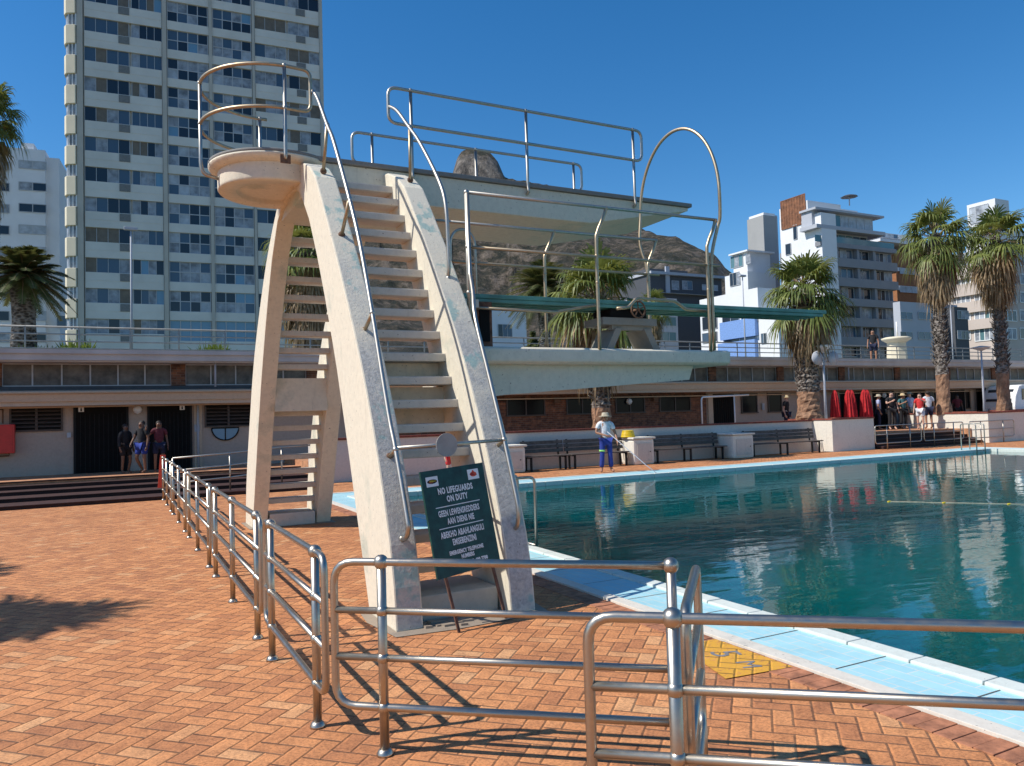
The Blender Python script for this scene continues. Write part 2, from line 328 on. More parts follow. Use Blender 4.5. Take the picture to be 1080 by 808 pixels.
# ------------------------------------------------------------------ mesh builder
class MB:
    def __init__(s): s.v = []; s.f = []; s.sm = []; s.mi = []
    def add(s, vs, fs, smooth=False, mi=0):
        o = len(s.v); s.v += [V(p) for p in vs]
        for q in fs: s.f.append([i + o for i in q]); s.sm.append(smooth); s.mi.append(mi)
        return s
    def box(s, x0, x1, y0, y1, z0, z1, mi=0):
        vs = [(x, y, z) for z in (z0, z1) for y in (y0, y1) for x in (x0, x1)]
        return s.add(vs, [(0, 2, 3, 1), (4, 5, 7, 6), (0, 1, 5, 4), (1, 3, 7, 5), (3, 2, 6, 7), (2, 0, 4, 6)], mi=mi)
    def obox(s, p0, dx, dy, dz, mi=0):
        p0, dx, dy, dz = V(p0), V(dx), V(dy), V(dz)
        vs = [p0 + dx * a + dy * b + dz * c for c in (0, 1) for b in (0, 1) for a in (0, 1)]
        fs = [(0, 2, 3, 1), (4, 5, 7, 6), (0, 1, 5, 4), (1, 3, 7, 5), (3, 2, 6, 7), (2, 0, 4, 6)]
        if dx.cross(dy).dot(dz) < 0: fs = [tuple(reversed(f)) for f in fs]
        return s.add(vs, fs, mi=mi)
    def prism(s, poly, axis, a, b, mi=0):
        def P(u, v, t): return {0: (t, u, v), 1: (u, t, v), 2: (u, v, t)}[axis]
        n = len(poly); vs = [P(u, v, a) for u, v in poly] + [P(u, v, b) for u, v in poly]
        fs = [tuple(range(n)), tuple(range(2 * n - 1, n - 1, -1))] + [(i, i + n, (i + 1) % n + n, (i + 1) % n) for i in range(n)]
        return s.add(vs, fs, mi=mi)
    def tube(s, pts, r, n=10, closed=False, mi=0, caps=True):
        pts = [V(p) for p in pts]; m = len(pts); rr = r if isinstance(r, (list, tuple)) else [r] * m
        T = []
        for i in range(m):
            if closed: t = pts[(i + 1) % m] - pts[i - 1]
            else: t = pts[min(i + 1, m - 1)] - pts[max(i - 1, 0)]
            T.append(t.normalized() if t.length > 1e-9 else V((0, 0, 1)))
        ref = V((0, 0, 1)) if abs(T[0].z) < .9 else V((1, 0, 0))
        u = T[0].cross(ref).normalized(); rings = []
        for i in range(m):
            u = (u - T[i] * u.dot(T[i])); u = u.normalized() if u.length > 1e-6 else T[i].orthogonal().normalized()
            vv = T[i].cross(u)
            rings.append([pts[i] + (u * math.cos(2 * PI * k / n) + vv * math.sin(2 * PI * k / n)) * rr[i] for k in range(n)])
        vs = [p for g in rings for p in g]; fs = []
        for i in range(m if closed else m - 1):
            a = i * n; b = ((i + 1) % m) * n
            for k in range(n): fs.append((a + k, a + (k + 1) % n, b + (k + 1) % n, b + k))
        if not closed and caps: fs.append(tuple(reversed(range(n)))); fs.append(tuple(range((m - 1) * n, m * n)))
        return s.add(vs, fs, True, mi)
    def ball(s, c, r, n=12, mi=0, sc=(1, 1, 1)):
        c = V(c); m = n // 2; vs = [c + V((0, 0, r * sc[2]))]
        for i in range(1, m):
            th = PI * i / m
            for k in range(n):
                ph = 2 * PI * k / n; vs.append(c + V((r * sc[0] * math.sin(th) * math.cos(ph), r * sc[1] * math.sin(th) * math.sin(ph), r * sc[2] * math.cos(th))))
        vs.append(c - V((0, 0, r * sc[2]))); fs = [(0, 1 + k, 1 + (k + 1) % n) for k in range(n)]
        for i in range(m - 2):
            a = 1 + i * n; b = a + n
            for k in range(n): fs.append((a + k, b + k, b + (k + 1) % n, a + (k + 1) % n))
        L = len(vs) - 1; a = 1 + (m - 2) * n
        for k in range(n): fs.append((L, a + (k + 1) % n, a + k))
        return s.add(vs, fs, True, mi)
    def lathe(s, c, prof, n=24, mi=0, smooth=True):
        c = V(c); vs = []; fs = []
        for r, z in prof:
            for k in range(n): vs.append(c + V((r * math.cos(2 * PI * k / n), r * math.sin(2 * PI * k / n), z)))
        for i in range(len(prof) - 1):
            for k in range(n): fs.append((i * n + k, i * n + (k + 1) % n, (i + 1) * n + (k + 1) % n, (i + 1) * n + k))
        fs.append(tuple(reversed(range(n)))); fs.append(tuple(range((len(prof) - 1) * n, len(prof) * n)))
        return s.add(vs, fs, smooth, mi)
    def build(s, name, mats, parent=None, local=False, base=None, bevel=0, label=None):
        if not isinstance(mats, (list, tuple)): mats = [mats]
        off = V((0, 0, 0))
        if parent is not None and not local:
            p = parent
            while p: off += p.location; p = p.parent
        if parent is None and not local:
            if base is None and s.v:
                xs = [p.x for p in s.v]; ys = [p.y for p in s.v]
                base = ((min(xs) + max(xs)) / 2, (min(ys) + max(ys)) / 2, min(p.z for p in s.v))
            off = V(base or (0, 0, 0))
        me = bpy.data.meshes.new(name); me.from_pydata([tuple(p - off) for p in s.v], [], s.f)
        for mt in mats: me.materials.append(mt)
        me.polygons.foreach_set('use_smooth', s.sm); me.polygons.foreach_set('material_index', s.mi)
        me.update()
        if bevel:
            bm = bmesh.new(); bm.from_mesh(me)
            bmesh.ops.recalc_face_normals(bm, faces=bm.faces)
            ed = [e for e in bm.edges if len(e.link_faces) == 2 and e.calc_face_angle(0) > .5]
            bmesh.ops.bevel(bm, geom=ed, offset=bevel, segments=2, affect='EDGES', profile=.6)
            bm.to_mesh(me); bm.free()
        o = bpy.data.objects.new(name, me); COL.objects.link(o)
        if parent is not None: o.parent = parent
        elif not local: o.location = off
        if label: o['label'] = label
        return o

def fillet(pts, rad, n=5, closed=False):
    pts = [V(p) for p in pts]; out = []; m = len(pts)
    for i, p in enumerate(pts):
        if not closed and i in (0, m - 1): out.append(p); continue
        a = (pts[i - 1] - p); b = (pts[(i + 1) % m] - p); r = min(rad, a.length * .49, b.length * .49)
        a = a.normalized() * r; b = b.normalized() * r
        for k in range(n + 1):
            t = k / n; out.append(p + a * (1 - t) ** 2 + b * t ** 2)
    return out
def tag(o, label=None, cat=None, group=None, kind=None):
    if label: o['label'] = label
    if cat: o['category'] = cat
    if group: o['group'] = group
    if kind: o['kind'] = kind
    return o
def thing(name, loc, label, cat, group=None, rz=0):
    o = bpy.data.objects.new(name, None); COL.objects.link(o); o.location = loc; o.rotation_euler = (0, 0, rz)
    o.empty_display_size = .2
    return tag(o, label, cat, group)
def struct(mb, name, mats, base=None, **k): return tag(mb.build(name, mats, base=base or (0, 0, 0), **k), kind='structure')
def copy_thing(o, parent=None):
    c = o.copy(); COL.objects.link(c)
    if parent: c.parent = parent
    for ch in list(o.children): copy_thing(ch, c)
    return c

# ------------------------------------------------------------------ ground, pool
YW = 22.0      # bench wall face
g = MB()
def quad(mb, x0, x1, y0, y1, z, mi=0): mb.add([(x0, y0, z), (x1, y0, z), (x1, y1, z), (x0, y1, z)], [(0, 1, 2, 3)], mi=mi)
PX0, PX1, PY1 = 4.93, 29.0, 17.5
quad(g, -60, 3.86, -30, 60, 0); quad(g, 30.15, 90, -30, 60, 0); quad(g, 3.86, 30.15, 18.75, 60, 0)
struct(g, 'ground', M['paving'])
# soldier course beside the kerb, real bricks
s_ = MB(); y = -3.0
while y < 18.7:
    L = .108; s_.box(3.863, 4.085, y + .003, y + L - .003, -.02, .004 + random.uniform(-.002, .003)); y += L
struct(s_, 'paving', M['soldier'], bevel=.004)
k = MB()
k.box(4.09, 4.215, -30, 18.6, -.05, .022); k.box(4.222, 4.25, -30, 18.6, -.05, .012)
k.box(3.86, 4.09, -30, -3, -.05, .002)
k.box(4.09, 30.15, 18.6, 18.75, -.05, .018); k.box(30.0, 30.15, -30, 18.6, -.05, .018)
struct(k, 'kerb', M['kerb'], bevel=.004)
d = MB()
quad(d, 4.25, 4.76, -30, 18.6, .008); quad(d, 4.76, 29.2, 17.68, 18.6, .008); quad(d, 29.2, 30.0, -30, 18.6, .008)
struct(d, 'pool_deck', M['deck'])
c = MB(); y = -8.0
while y < 17.6:
    c.box(4.76, PX0, y + .004, min(y + .5, 17.68) - .004, -.35, .03 + random.uniform(-.002, .002)); y += .5
x = PX0
while x < 29.2:
    c.box(x + .004, min(x + .5, 29.2) - .004, PY1, 17.68, -.35, .03); x += .5
c.box(29.0, 29.2, -30, PY1, -.35, .03)
struct(c, 'pool_coping', M['coping'], bevel=.012)
j = MB()
for jy in [3.67 - .78 * 3 + .78 * i for i in range(22)]: quad(j, 4.255, 4.755, jy, jy + .009, .0115)
struct(j, 'deck_joints', M['joint'])
b = MB(); b.add([(PX0, -30, -1.6), (29, -30, -1.6), (29, PY1, -1.6), (PX0, PY1, -1.6), (PX0, -30, -.2), (29, -30, -.2), (29, PY1, -.2), (PX0, PY1, -.2)],
                [(0, 1, 2, 3), (0, 3, 7, 4), (3, 2, 6, 7), (2, 1, 5, 6)])
struct(b, 'pool_basin', M['basin'])
wt = MB(); quad(wt, PX0 - .02, 29.02, -30, PY1 + .02, -.075)
struct(wt, 'water', M['water'])
# yellow painted depth patch on the bricks
p = MB(); p.add([(3.52, 3.92, .007), (4.06, 3.86, .007), (4.07, 4.62, .007), (3.74, 4.66, .007)], [(0, 1, 2, 3)])
pm = struct(p, 'painted_marking', paving(True))
def text_mesh(body, size, mat, name='lettering', ext=.001, bold=0, sp=1.0):
    cu = bpy.data.curves.new(name, 'FONT'); cu.body = body; cu.size = size; cu.align_x = 'CENTER'; cu.align_y = 'CENTER'
    cu.extrude = ext; cu.offset = bold; cu.space_character = sp; cu.resolution_u = 2
    o = bpy.data.objects.new(name, cu); COL.objects.link(o)
    dg = bpy.context.evaluated_depsgraph_get(); me = bpy.data.meshes.new_from_object(o.evaluated_get(dg))
    COL.objects.unlink(o); bpy.data.objects.remove(o)
    me.materials.clear(); me.materials.append(mat)
    o = bpy.data.objects.new(name, me); COL.objects.link(o); return o
for ch, sz, xy in (('5', .30, (3.87, 4.31)), ('M', .20, (3.84, 4.05))):
    t = text_mesh(ch, sz, M['c_grey'], 'painted_marking'); t.location = (*xy, .009); t.rotation_euler = (0, 0, R(-108)); tag(t, kind='structure')

# terrace and steps
TZL, TZR = .45, .62
t = MB(); t.box(-60, 4.9, 23.25, 40, -.2, TZL); t.box(4.9, 27.2, YW + .2, 40, -.2, TZR); t.box(27.2, 33.7, 22.0, 40, -.2, TZR); t.box(33.7, 90, 21.2, 40, -.2, TZR)
struct(t, 'terrace', M['nearjoint'])
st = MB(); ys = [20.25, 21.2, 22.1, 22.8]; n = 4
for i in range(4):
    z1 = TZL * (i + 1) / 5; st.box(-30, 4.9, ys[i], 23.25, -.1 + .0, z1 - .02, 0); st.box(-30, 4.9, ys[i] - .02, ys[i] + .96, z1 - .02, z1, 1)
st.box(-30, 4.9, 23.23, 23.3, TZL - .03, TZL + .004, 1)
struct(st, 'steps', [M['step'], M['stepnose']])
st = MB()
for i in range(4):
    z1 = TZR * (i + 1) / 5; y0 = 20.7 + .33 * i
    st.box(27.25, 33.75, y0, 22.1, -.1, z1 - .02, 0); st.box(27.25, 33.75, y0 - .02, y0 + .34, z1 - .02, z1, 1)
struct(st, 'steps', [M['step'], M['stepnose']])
# promenade deck roof slab is on the pavilion; lawn and street beyond
pr = MB(); pr.box(-140, 260, 34.0, 330, 2, 3.95); struct(pr, 'promenade', M['cityground'])

# ------------------------------------------------------------------ bench wall, planters
wl = thing('bench_wall', (14, YW, 0), 'long low cream wall with a red brick cap behind the timber benches', 'wall')
MB().box(4.9, 24.8, YW, YW + .22, 0, 1.2).build('wall', M['benchwall'], wl)
cp = MB(); x = 4.85
while x < 24.8: cp.box(x + .004, x + .106, YW - .04, YW + .26, 1.2, 1.262); x += .11
cp.build('brick_cap', M['redcap'], wl)
def planter(x0, x1, y0, y1, zt, label):
    r = thing('planter', ((x0 + x1) / 2, (y0 + y1) / 2, 0), label, 'planter')
    MB().box(x0, x1, y0, y1, 0, zt - .06).build('wall', M['planter'], r)
    c = MB(); c.box(x0 - .03, x1 + .03, y0 - .03, y0 + .25, zt - .06, zt); c.box(x0 - .03, x1 + .03, y1 - .25, y1 + .03, zt - .06, zt)
    c.box(x0 - .03, x0 + .25, y0 + .25, y1 - .25, zt - .06, zt); c.box(x1 - .25, x1 + .03, y0 + .25, y1 - .25, zt - .06, zt)
    c.build('brick_cap', M['redcap'], r); return r
planter(24.8, 27.2, 21.05, 23.2, 1.30, 'cream planter with red brick cap at the left end of the far steps')
planter(33.8, 36.6, 20.45, 24.6, 1.34, 'cream planter with red brick cap on the right of the far steps')
planter(38.6, 44.5, 20.45, 23.2, 1.36, 'cream planter with red brick cap at the right edge in front of the white van')

# ------------------------------------------------------------------ pavilion building
YB = 25.7
pv = thing('pavilion_building', (16, YB, TZL), 'long low pavilion of cream and brick walls under a promenade roof with a beige canopy', 'building')
wb = MB()
wb.box(-40, 7.2, YB, YB + .3, .2, 2.55); wb.box(22.6, 80, YB, YB + .3, .2, 2.6); wb.box(-40, 80, YB + .3, 34, .2, 3.6)
wb.build('wall', M['wallL'], pv)
MB().box(7.2, 22.6, YB - .02, YB + .28, .2, 2.6).build('brick_wall', M['brickwall'], pv)
for (a, bb) in ((-40, -2.75), (1.55, 1.95), (5.6, 6.0), (9.6, 10), (14, 14.4), (18, 18.4), (22.6, 23), (26.6, 27), (30.6, 31), (34.6, 35), (38.6, 39), (42.6, 43), (46.6, 47), (50.6, 80)):
    MB().box(a, bb, YB - .27, YB, 2.97, 3.62).build('brick_pier', M['brickwall'], pv)

MB().box(-40, 80, YB - .24, YB, 2.84, 2.969).build('clerestory_sill', M['charcoal'], pv)
# clerestory windows
spans = [(-2.75, 1.55), (1.95, 5.6), (6, 9.6), (10, 14), (14.4, 18), (18.4, 22.6), (23, 26.6), (27, 30.6), (31, 34.6), (35, 38.6), (39, 42.6), (43, 46.6), (47, 50.6)]
for a, bb in spans:
    wn = MB(); wn.box(a, bb, YB - .16, YB - .12, 2.97, 3.62, 0)
    f = MB(); nn = 6 if bb - a > 3.8 else 5
    for i in range(nn + 1):
        xx = a + (bb - a) * i / nn; f.box(max(a, xx - .02), min(bb, xx + .02), YB - .19, YB - .16, 2.99, 3.60)
    f.box(a, bb, YB - .20, YB - .158, 2.968, 3.0); f.box(a, bb, YB - .20, YB - .158, 3.59, 3.622)
    o = wn.build('clerestory_window', M['gl_dusty'], pv); f.build('frame', M['frame_alu'], o)
rf = MB(); rf.box(-40, 80, 24.72, 34, 3.66, 3.93, 0); rf.box(-40, 80, 24.66, 24.74, 3.84, 3.96, 0); rf.box(-40, 80, 24.80, 25.5, 3.62, 3.658, 0)
rf.build('roof_slab', M['slabw'], pv)
MB().box(-40, 80, 24.9, 34.1, 3.931, 3.945).build('promenade_surface', M['grey_slab'], pv)
for xa, xb, dz in ((-40, 6.6, -.10), (6.6, 80, .03)):
    MB().prism([(24.88, 2.62 + dz), (24.82, 2.86 + dz), (24.88, 2.90 + dz), (YB - .24, 2.96 + dz), (YB - .24, 2.82 + dz), (25.05, 2.62 + dz)], 0, xa, xb).build('canopy', M['fascia'], pv)
    MB().prism([(24.94, 2.50 + dz), (24.94, 2.62 + dz), (YB, 2.62 + dz), (YB, 2.50 + dz)], 0, xa, xb).build('soffit_beam', M['fascia'], pv)
    MB().tube([(xa, 24.79, 2.87 + dz), (xb, 24.79, 2.87 + dz)], .045, 8).build('gutter', M['fascia'], pv)
MB().box(-40, 80, 25.55, YB, 2.36, 2.40).build('cornice', M['fascia'], pv)
# louvre windows and doors on the left
def louvre(x0, x1, z0, z1, lit=True):
    o = MB().box(x0, x1, YB - .03, YB + .02, z0, z1).build('louvre_window', M['dark'], pv)
    f = MB(); th = .05
    f.box(x0 - th, x1 + th, YB - .06, YB - .005, z1, z1 + th); f.box(x0 - th, x1 + th, YB - .06, YB - .005, z0 - th, z0)
    f.box(x0 - th, x0, YB - .06, YB - .005, z0, z1); f.box(x1, x1 + th, YB - .06, YB - .005, z0, z1)
    f.box((x0 + x1) / 2 - .03, (x0 + x1) / 2 + .03, YB - .06, YB - .031, z0, z1)
    zz = z0 + .09
    while zz < z1 - .04: f.obox((x0, YB - .075, zz - .02), (x1 - x0, 0, 0), (0, .043, .04), (0, .004, .018)); zz += .11
    f.build('frame', M['frame_dark'], o)
louvre(-2.55, -1.35, 1.75, 2.35); louvre(2.55, 3.85, 1.72, 2.36)
louvre(10.6, 12.2, 1.80, 2.36); louvre(7.6, 8.9, 1.80, 2.36)
def door(x0, x1, z0, z1, label=None):
    o = MB().box(x0, x1, YB - .04, YB + .02, z0, z1).build('door', M['dark'], pv, label=label)
    f = MB(); f.box(x0 - .06, x0, YB - .05, YB - .003, z0, z1 + .05); f.box(x1, x1 + .06, YB - .05, YB - .003, z0, z1 + .05); f.box(x0, x1, YB - .05, YB - .003, z1, z1 + .05)
    n = int((x1 - x0) / .11)
    for i in range(1, n): xx = x0 + (x1 - x0) * i / n; f.box(xx - .007, xx + .007, YB - .058, YB - .041, z0 + .02, z1 - .2)
    f.build('frame', M['blackmetal'], o)
door(-.98, .33, TZL, 2.36); door(.95, 2.08, TZL, 2.38)
M['gl_pav'] = glass('shaded_window', (.012, .012, .013), .2, .12)
def win(x0, x1, z0, z1, parts=2, gm='gl_pav', y=YB - .02):
    o = MB().box(x0, x1, y - .02, y + .02, z0, z1).build('window', M[gm], pv)
    f = MB(); th = .05
    f.box(x0 - th, x1 + th, y - .05, y - .001, z1, z1 + th); f.box(x0 - th, x1 + th, y - .07, y - .001, z0 - th, z0)
    for i in range(parts + 1):
        xx = x0 + (x1 - x0) * i / parts; f.box(xx - .025, xx + .025, y - .05, y - .021, z0, z1)
    f.build('frame', M['frame_dark'], o)
for a, bb in ((13.0, 14.6), (15.6, 17.0), (17.9, 19.3), (20.1, 21.7)): win(a, bb, 1.78, 2.36)
win(24.6, 25.5, 1.62, 2.4, 1); win(26.2, 27.0, 1.62, 2.4, 1); win(28.2, 28.9, 1.62, 2.4, 1)
door(22.9, 24.1, TZR, 2.4)
for a in (30.9, 33.2, 35.6, 38.9, 41.6, 44.2): door(a, a + 1.5, TZR, 2.42)
for a in (32.55, 34.9, 37.6, 40.6): win(a, a + .4, 1.5, 2.35, 1)
# pilasters dividing the openings of the right wing
for a in (22.65, 30.5, 32.8, 35.2, 38.2, 40.9, 43.6): MB().box(a, a + .26, YB - .10, YB, TZR, 2.45).build('pilaster', M['fascia'], pv)
MB().box(2.2, 2.42, YB - .06, YB, TZL, 2.40).build('pilaster', M['fascia'], pv)
# half-round window
hw = MB(); cx, cz, rr = 3.1, 1.64, .40
pts = [(cx + rr * math.cos(PI + PI * i / 16), cz + rr * .95 * math.sin(PI + PI * i / 16)) for i in range(17)]
hw.prism(pts, 1, YB - .04, YB - .015); o = hw.build('half_round_window', M['gl_sky'], pv)
MB().tube([(a, YB - .045, bb) for a, bb in pts] + [(pts[0][0], YB - .045, pts[0][1])], .022, 6).tube([(cx, YB - .05, cz), (cx, YB - .05, cz - .38)], .018, 6).build('frame', M['blackmetal'], o)
for xx, zz in ((.63, 2.26), (18.5, 2.2), (33.9, 2.25), (43.5, 2.3)):
    MB().lathe((xx, YB - .12, zz), [(.0, -.13), (.09, -.09), (.13, 0), (.09, .09), (.0, .13)], 16).build('wall_lamp', M['white'], pv)
for xx in (2.3, 12.35): MB().tube([(xx, YB - .1, TZL), (xx, YB - .1, 2.40)], .035, 8).build('downpipe', M['grey_lt'], pv)
for xx in (2.75, 30.7, 38.9): MB().tube([(xx, 24.98, 2.9), (xx, 24.98, 3.66)], .03, 8).build('downpipe', M['grey_lt'], pv)
MB().tube([(-2.75, YB - .05, 1.95), (-2.75, YB - .05, 2.38)], .02, 6).build('downpipe', M['rust'], pv)
# picture signs over doors
for xx in (-.84, 1.86):
    o = MB().box(xx - .07, xx + .07, YB - .07, YB - .055, 2.23, 2.37).build('door_sign', M['white'], pv)
    MB().ball((xx, YB - .075, 2.335), .016, 8).box(xx - .02, xx + .02, YB - .078, YB - .0705, 2.25, 2.315).build('pictogram', M['c_black'], o)
o = MB().box(-1.62, -1.36, YB - .12, YB - .002, 2.46, 2.456 + .09).build('light_fitting', M['rust'], pv)
ft = thing('fire_hose_cabinet', (-3.0, YB - .2, 1.2), 'red fire hose cabinet on the wall at the left edge', 'cabinet')
MB().box(-3.35, -2.45, YB - .3, YB - .06, 1.12, 1.92).build('body', M['red'], ft, bevel=.015)
MB().box(-3.3, -2.5, YB - .316, YB - .301, 1.17, 1.87).build('door', M['red'], ft)
MB().box(-2.86, -2.80, YB - .322, YB - .3165, 1.46, 1.6).build('emblem', M['white'], ft)
MB().tube([(-3.2, YB - .1, 1.12), (-3.2, YB - .1, 1.05), (-2.6, YB - .1, 1.05), (-2.6, YB - .1, 1.12)], .02, 6).build('bracket', M['rust'], ft)
for xx, zz, w_, h_ in ((2.28, 1.55, .16, .22), (-1.15, 1.5, .10, .14), (12.6, 1.6, .18, .25), (25.85, 1.7, .14, .3)):
    MB().box(xx - w_ / 2, xx + w_ / 2, YB - .085, YB - .062, zz, zz + h_).build('notice', M['gl_pale'], pv)
for xa, xb in ((-6, -2.75), (2.5, 7.1), (12.4, 22.5)):
    MB().tube([(xa + (xb - xa) * i / 10, YB - .06, 2.33 - .015 * math.sin(i * 1.7)) for i in range(11)], .012, 5).build('cable', M['blackmetal'], pv)
for xx in (15.1, 19.8): MB().box(xx - .12, xx + .12, YB - .2, YB - .022, 2.2, 2.34).build('light_fitting', M['rust'], pv)
# white handrail frame and kiosk things by the brick wall
hr = thing('pipe_frame', (21.9, 24.6, TZR), 'white bent pipe frame standing in front of the brick wall', 'frame')
MB().tube(fillet([(21.4, 24.6, TZR), (21.4, 24.6, 2.3), (24.0, 24.6, 2.36)], .15), .035, 8).build('pipe', M['white'], hr)
MB().tube([(23.2, 24.62, TZR), (23.2, 24.62, 2.33)], .03, 8).build('post', M['white'], hr)

# promenade railing
pg = thing('promenade_railing', (16, 27.3, 3.945), 'grey painted railing of four bars along the edge of the promenade', 'railing')
rl = MB()
for zz in (4.22, 4.44, 4.66, 4.88): rl.tube([(-40, 27.3, zz), (80, 27.3, zz)], .024 if zz < 4.8 else .032, 6)
rl.build('rail', M['paint_rail'], pg)
xs = [-5.2 + 1.42 * i for i in range(0, 46)]
for xx in xs: MB().tube([(xx, 27.3, 3.945), (xx, 27.3, 4.9)], .028, 6).build('post', M['paint_rail'], pg)

# ------------------------------------------------------------------ diving tower
dt = thing('diving_tower', (2.7, 10.25, 0), 'cream concrete diving tower with arched legs, steep stairs and two platforms', 'diving tower')
mir = lambda P: [(20.5 - a, b) for a, b in reversed(P)]
outer = [(6.17, 0), (6.22, .4), (6.33, .81), (6.61, 1.48), (6.83, 1.91), (7.06, 2.31), (7.30, 2.68), (7.53, 3.01), (7.93, 3.56), (8.17, 3.87), (8.39, 4.14), (8.55, 4.35), (8.70, 4.53), (8.88, 4.68), (9.12, 4.81), (9.45, 4.93)]
router = [(10.8, 4.86), (11.05, 4.74), (11.5, 4.48), (11.98, 4.12), (12.32, 3.80), (12.66, 3.44), (13.05, 3.0), (13.27, 2.68), (13.48, 2.31), (13.67, 1.91), (13.89, 1.48), (14.17, .81), (14.28, .4), (14.33, 0)]
inner = [(6.92, 0), (7.08, .38), (7.24, .75), (7.58, 1.55), (7.95, 2.35), (8.39, 3.14), (8.72, 3.66), (9.05, 4.12), (9.38, 4.44), (9.62, 4.66)]
prof = outer + mir(outer) + inner[::-1][:0]
full = outer + mir(outer) + (mir(inner))[::-1][:0]
poly = outer + mir(outer) + [(20.5 - a, b) for a, b in inner] + inner[::-1]
for x0, x1 in ((2.05, 2.29), (3.11, 3.36)):
    # arch built from quads between inner and outer curves so the surface stays clean
    ar = MB()
    def resample(P, N):
        L = [0]
        for i in range(1, len(P)): L.append(L[-1] + math.hypot(P[i][0] - P[i-1][0], P[i][1] - P[i-1][1]))
        out = []
        for k in range(N):
            t = L[-1] * k / (N - 1); i = 1
            while i < len(P) - 1 and L[i] < t: i += 1
            u = (t - L[i-1]) / (L[i] - L[i-1]); out.append((P[i-1][0] + (P[i][0] - P[i-1][0]) * u, P[i-1][1] + (P[i][1] - P[i-1][1]) * u))
        return out
    N = 40; O_ = resample(outer + [(10.1, 4.95)] + router, N); I_ = resample(inner + [(10.25, 4.74)] + mir(inner), N)
    vs = []; fs = []
    for (oy, oz), (iy, iz) in zip(O_, I_): vs += [(x0, oy, oz), (x1, oy, oz), (x1, iy, iz), (x0, iy, iz)]
    for i in range(N - 1):
        a = i * 4; bq = a + 4
        for q in range(4): fs.append((a + q, a + (q + 1) % 4, bq + (q + 1) % 4, bq + q))
    fs += [(3, 2, 1, 0), ((N-1)*4, (N-1)*4+1, (N-1)*4+2, (N-1)*4+3)]
    ar.add(vs, fs); ar.mi = [1 if (i % 4 == 0 and i < 4 * 19) else 0 for i in range(len(fs))]
    ar.build('arched_leg', [M['cream'], M['worn']], dt, bevel=.016)
nose = [(.21, 6.42), (.46, 6.56), (.71, 6.66), (.96, 6.77), (1.21, 6.87), (1.46, 6.98), (1.70, 7.10), (1.94, 7.23), (2.18, 7.38), (2.43, 7.53), (2.68, 7.67), (2.93, 7.83),
        (3.18, 7.99), (3.43, 8.15), (3.69, 8.33), (3.94, 8.51), (4.19, 8.70), (4.44, 8.91), (4.66, 9.13)]
for i, (z, y) in enumerate(nose):
    if i == 0:
        MB().box(2.32, 3.08, 6.36, 7.0, 0, .22).build('bottom_step', M['block'], dt, bevel=.02)
        MB().box(2.32, 3.08, 13.5, 14.1, 0, .22).build('bottom_step', M['tread'], dt, bevel=.02); continue
    dpt = .30
    MB().box(2.27, 3.13, y, y + dpt, z - .085, z).build('tread', M['tread'], dt, bevel=.014)
    if i < 18: MB().box(2.27, 3.13, 20.5 - y - dpt, 20.5 - y, z - .085, z).build('tread', M['tread'], dt, bevel=.014)
# closing beams at the height of the lower platform
MB().box(2.285, 3.115, 7.62, 7.80, 1.70, 2.08).box(2.285, 3.115, 7.74, 7.92, 2.10, 2.34).build('cross_beam', M['cream'], dt)
MB().box(2.285, 3.115, 12.66, 12.9, 1.93, 2.46).build('cross_beam', M['cream'], dt)
# upper platform
up_ = MB()
xs = [2.1, 3.5, 6.27, 8.12]; 
def slabprof(x):
    if x <= 6.27: return 4.56
    return 4.56 + (x - 6.27) / (8.12 - 6.27) * .36
vs = []
for x in xs: vs += [(x, 9.47, 4.97), (x, 11.1, 4.97), (x, 11.1, slabprof(x)), (x, 9.47, slabprof(x))]
fs = [(0, 1, 2, 3)]
for i in range(3):
    a = i * 4; bq = a + 4
    for q in range(4): fs.append((a + q, bq + q, bq + (q + 1) % 4, a + (q + 1) % 4))
fs.append((15, 14, 13, 12))
up_.add(vs, fs).build('upper_platform', M['soffit'], dt, bevel=.012)
MB().box(2.06, 8.17, 9.43, 11.14, 4.974, 5.035).build('platform_surface', M['slabtop'], dt, bevel=.01)
DC = (1.86, 10.12)
MB().lathe((DC[0], DC[1], 0), [(.40, 4.74), (.46, 4.74), (.465, 4.70), (.47, 4.69), (.66, 4.682), (.678, 4.684), (.688, 4.70), (.69, 4.72), (.69, 4.93), (.69, 4.945)], 48).build('round_end', M['cream'], dt)
MB().lathe((DC[0], DC[1], 0), [(.69, 4.90), (.77, 4.93), (.80, 4.97), (.80, 4.99)], 48).build('round_rim', M['cream'], dt)
MB().lathe((DC[0], DC[1], 0), [(.79, 4.99), (.80, 5.0), (.80, 5.028), (.77, 5.04)], 48).build('round_surface', M['slabtop'], dt)
# lower platform (3 m board)
lp = MB(); prf = [(7.58, 2.50), (7.62, 2.52), (8.86, 2.52), (8.90, 2.50), (8.90, 2.36), (8.86, 2.33), (7.62, 2.33), (7.58, 2.36)]
lp.prism(prf, 0, 3.30, 7.12)
lp.build('lower_platform', M['cream'], dt, bevel=.03)
lw = MB(); lw.add([(3.30, 7.74, 2.33), (6.62, 7.74, 2.33), (6.62, 8.74, 2.33), (3.30, 8.74, 2.33), (3.30, 7.74, 1.93), (3.9, 7.74, 1.99), (6.55, 7.74, 2.15), (6.55, 8.74, 2.15), (3.9, 8.74, 1.99), (3.30, 8.74, 1.93)],
       [(0, 4, 5, 6, 1), (1, 6, 7, 2), (2, 7, 8, 9, 3), (4, 9, 8, 5), (5, 8, 7, 6), (0, 3, 9, 4), (0, 1, 2, 3)])
lw.build('platform_web', M['soffit'], dt)

def tubep(name, pts, r, mat, par=dt, rad=0, n=10, **k):
    return MB().tube(fillet(pts, rad) if rad else pts, r, n).build(name, mat, par, **k)
RZ1, RZ2 = 6.06, 5.59; TR = .022
